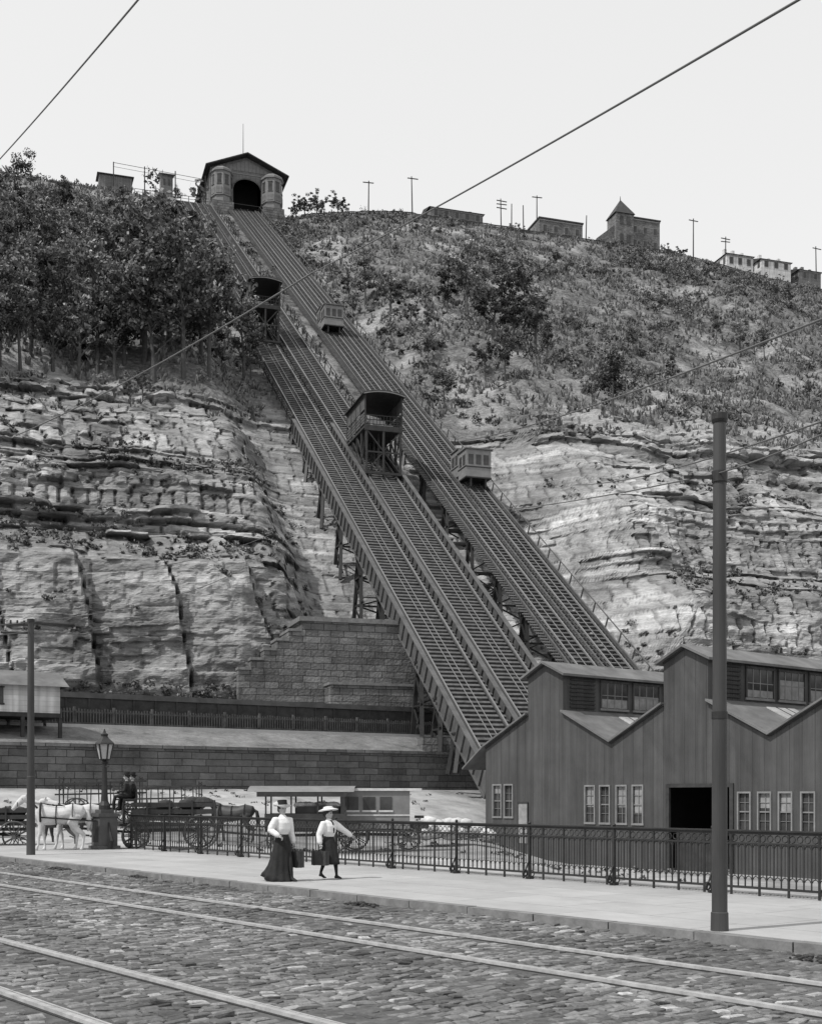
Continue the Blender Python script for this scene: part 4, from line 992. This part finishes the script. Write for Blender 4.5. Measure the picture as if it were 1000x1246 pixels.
def wagon(name,loc,rz,kind='flat'):
    mb=MB(); L=3.4; w=.8
    for x,R in((1.15,.5),(-1.15,.62)):
        for y in(-w,w): wheel(mb,x,y,R,1)
        mb.beam((x,-w,R),(x,w,R),.08,.08,0)
    mb.bb(-L/2,L/2,-w+.1,w-.1,.85,.95,0); mb.beam((-1.2,0,.72),(1.2,0,.68),.1,.12,0)
    if kind!='van': mb.beam((1.2,0,.62),(3.9,0,.85),.09,.09,0)
    if kind=='flat':
        for s in(-1,1):
            for z in(1.05,1.3,1.55): mb.bb(-L/2,L/2-.4,s*(w-.08)-.02,s*(w-.08)+.02,z,z+.16,0)
            for x in np.arange(-L/2+.05,L/2-.3,.8): mb.bb(x-.03,x+.03,s*(w-.04)-.025,s*(w-.04)+.025,.9,1.8,0)
        mb.bb(-L/2,-L/2+.04,-w+.1,w-.1,.95,1.7,0)
        mb.bb(1.15,1.6,-.6,.6,1.75,1.82,0); mb.bb(1.55,1.6,-.6,.6,.95,1.75,0); mb.bb(1.1,1.15,-.6,.6,.95,2.1,0)
        for k in range(14): mb.ball((random.uniform(-1.3,.6),random.uniform(-.4,.4),random.uniform(1.3,1.75)),(.32,.25,.2),0,8)
    elif kind=='rack':
        for s in(-1,1):
            mb.beam((-L/2-.4,s*(w+.1),1.4),(L/2+.5,s*(w+.1),1.5),.06,.08,0); mb.beam((-L/2-.4,s*(w+.2),1.9),(L/2+.5,s*(w+.2),2.1),.06,.08,0)
            for x in np.arange(-L/2,L/2+.1,.57): mb.beam((x,s*(w-.1),.9),(x,s*(w+.22),2.05),.05,.05,0)
        for x in(-L/2-.2,L/2+.3): mb.beam((x,-w,2.2),(x,w,2.2),.06,.06,0); mb.beam((x,-w+.1,.9),(x,-w,2.3),.06,.06,0); mb.beam((x,w-.1,.9),(x,w,2.3),.06,.06,0)
    elif kind=='canopy':
        for s in(-1,1):
            mb.bb(-L/2,L/2,s*(w-.05)-.02,s*(w-.05)+.02,.95,1.6,0)
            for x in(-L/2+.05,-.5,.6,L/2-.05): mb.bb(x-.03,x+.03,s*(w-.05)-.03,s*(w-.05)+.03,1.6,2.55,0)
        n=6;vs=[]
        for x in(-L/2-.3,L/2+.7):
            for k in range(n+1):
                y=-w-.15+k*(2*w+.3)/n; vs.append((x,y,2.5+.25*(1-(y/(w+.15))**2)))
        mb.add(vs,[(k,k+1,n+2+k,n+1+k) for k in range(n)],3)
        mb.bb(-1.3,.4,-.6,.6,.96,1.9,0)
        for k in range(8): mb.ball((random.uniform(-1.2,.3),random.uniform(-.4,.4),1.95),(.3,.25,.15),2,8)
        mb.bb(-L/2,L/2+.3,-w-.14,-w-.1,2.3,2.5,0); mb.bb(-L/2,L/2+.3,w+.1,w+.14,2.3,2.5,0)
        mb.bb(1.1,1.5,-.6,.6,1.35,1.45,0)
    elif kind=='van':
        mb.bb(-L/2,L/2-.5,-w,w,.96,2.55,3)
        mb.bb(-L/2-.1,L/2,-w-.08,w+.08,2.552,2.66,2)
        for sy in(-1,1):
            for x in(-1.2,-.5,.2): 
                mb.bb(x-.25,x+.25,sy*(w+.003),sy*(w+.03),1.75,2.3,4); mb.bb(x-.3,x+.3,sy*(w+.003),sy*(w+.05),1.66,1.74,2)
            mb.bb(-L/2,L/2-.5,sy*(w+.003),sy*(w+.03),1.5,1.56,2)
        mb.bb(L/2-.5,L/2+.3,-w+.1,w-.1,.96,1.2,0); mb.bb(-L/2-.03,-L/2-.003,-.5,.5,1.2,2.3,4)
        mb.bb(1.4,1.8,-.5,.5,1.4,1.5,0)
    mb.make(name,[M_timberd,M_timber,M_sack,M_turret,M_glass],loc=loc,rz=rz)
def yz(x,y): return float(yardz(np.array([x]),np.array([y]))[0])
def man(name,loc,rz):
    e=empty(name,loc,rz); b=MB()
    b.loft([(0,0,.0),(0,0,.1),(.03,0,.3),(.06,0,.48),(.05,0,.56),(.05,0,.62)],[(.16,.18),(.14,.16),(.14,.2),(.12,.22),(.07,.1),(.05,.05)],16)
    for s in(-1,1):
        b.loft([(.0,s*.1,.05),(.25,s*.13,.06),(.45,s*.14,.04),(.5,s*.14,-.2),(.5,s*.14,-.4)],[.1,.09,.065,.06,.045],10); b.loft([(.47,s*.14,-.42),(.55,s*.14,-.43),(.66,s*.14,-.45)],[.045,.045,.025],8)
        b.loft([(.05,s*.2,.5),(.12,s*.27,.25),(.38,s*.12,.2)],[.07,.055,.04],10)
    b.make('coat_and_trousers',[M_black],parent=e,remesh=.016)
    h=MB(); 
    for s in(-1,1): hand(h,(.37,s*.12,.2),(1,-s*.2,0),(0,0,1),0,1.05,1.2)
    h.make('hands',[M_skin],parent=e)
    head(e,.76,'felt',x0=.05,female=False)
hz_=math.radians(192)
horse('grey_horse',(-12.35,43.0,0),hz_,M_horsew,.1); horse('grey_horse',(-12.0,44.0,0),hz_+.03,M_horsew,.35)
wagon('horse_wagon',(-8.9,45.2,yz(-8.9,45.2)),hz_,'flat'); man('wagon_driver',(-10.3,44.9,1.82),hz_); 
man('wagon_passenger',(-10.2,45.4,1.82),hz_+.2)
wagon('horse_wagon',(-16.4,47.5,yz(-16.4,47.5)),hz_,'flat'); 
wagon('hay_rack_wagon',(-12.6,62,yz(-12.6,62)+.1),math.radians(5),'rack'); wagon('hay_rack_wagon',(-15.6,62,yz(-15.6,62)+.1),math.radians(8),'rack')
horse('dark_horse',(-14.4,50.5,yz(-14.4,50.5)),math.radians(160),M_horsed,.2)
wagon('canopy_wagon',(-4.3,51.5,yz(-4.3,51.5)),math.radians(178),'canopy'); wagon('delivery_van_wagon',(-1.25,52.5,yz(-1.25,52.5)),math.radians(0),'van')
horse('dark_horse',(-7.6,52.5,yz(-7.6,52.5)),math.radians(178),M_horsed,.3)
for sx,sy,ww,nn_ in((2.2,58.,1.6,60),(.9,57.,1.0,40)):
    mb=MB()
    for k in range(nn_):
        x=random.uniform(-ww,ww); y=random.uniform(-.8,.8); z=.2+.9*max(0,1-abs(x)/(ww+.1))*random.random(); mb.ball((x,y,z+.25),(.36,.26,.2),0,8)
    mb.make('sack_pile',[M_sack],loc=(sx,sy,yz(sx,sy)),smooth=True)
# ------------------------------------------------------------ light, world, camera
el=math.radians(54); az=math.atan2(-.8,-.5)
sd=V((math.sin(az)*math.cos(el),math.cos(az)*math.cos(el),math.sin(el)))
sl=bpy.data.lights.new('sun','SUN'); sl.energy=3.7; sl.angle=math.radians(1.2); sl.color=(1,.99,.975)
so=bpy.data.objects.new('sun',sl); scene.collection.objects.link(so); so.rotation_euler=sd.to_track_quat('Z','Y').to_euler(); so.location=(0,-20,60)
w=bpy.data.worlds.new('World'); scene.world=w; w.use_nodes=True; N=w.node_tree.nodes; L=w.node_tree.links
bg=N['Background']; sk=N.new('ShaderNodeTexSky'); sk.sky_type='NISHITA'; sk.sun_disc=False; sk.sun_elevation=el; sk.sun_rotation=az; sk.dust_density=2.0
sp=N.new('ShaderNodeSeparateColor'); L.new(sk.outputs[0],sp.inputs[0])
mr=N.new('ShaderNodeMapRange'); mr.inputs[1].default_value=1.5; mr.inputs[2].default_value=4.5; mr.inputs[3].default_value=5.1; mr.inputs[4].default_value=6.2
L.new(sp.outputs[2],mr.inputs[0])
cm=N.new('ShaderNodeCombineColor'); 
for i in range(3): L.new(mr.outputs[0],cm.inputs[i])
L.new(cm.outputs[0],bg.inputs['Color']); bg.inputs['Strength'].default_value=.15
cam=bpy.data.cameras.new('camera'); co=bpy.data.objects.new('camera',cam); scene.collection.objects.link(co)
co.location=(0,0,CZ); co.rotation_euler=(math.radians(90),0,0); cam.sensor_width=36; cam.lens=F/1246*36; cam.shift_y=346/1246
cam.clip_end=3000; scene.camera=co
scene.view_settings.view_transform='Standard'; scene.view_settings.look='None'; scene.view_settings.exposure=0
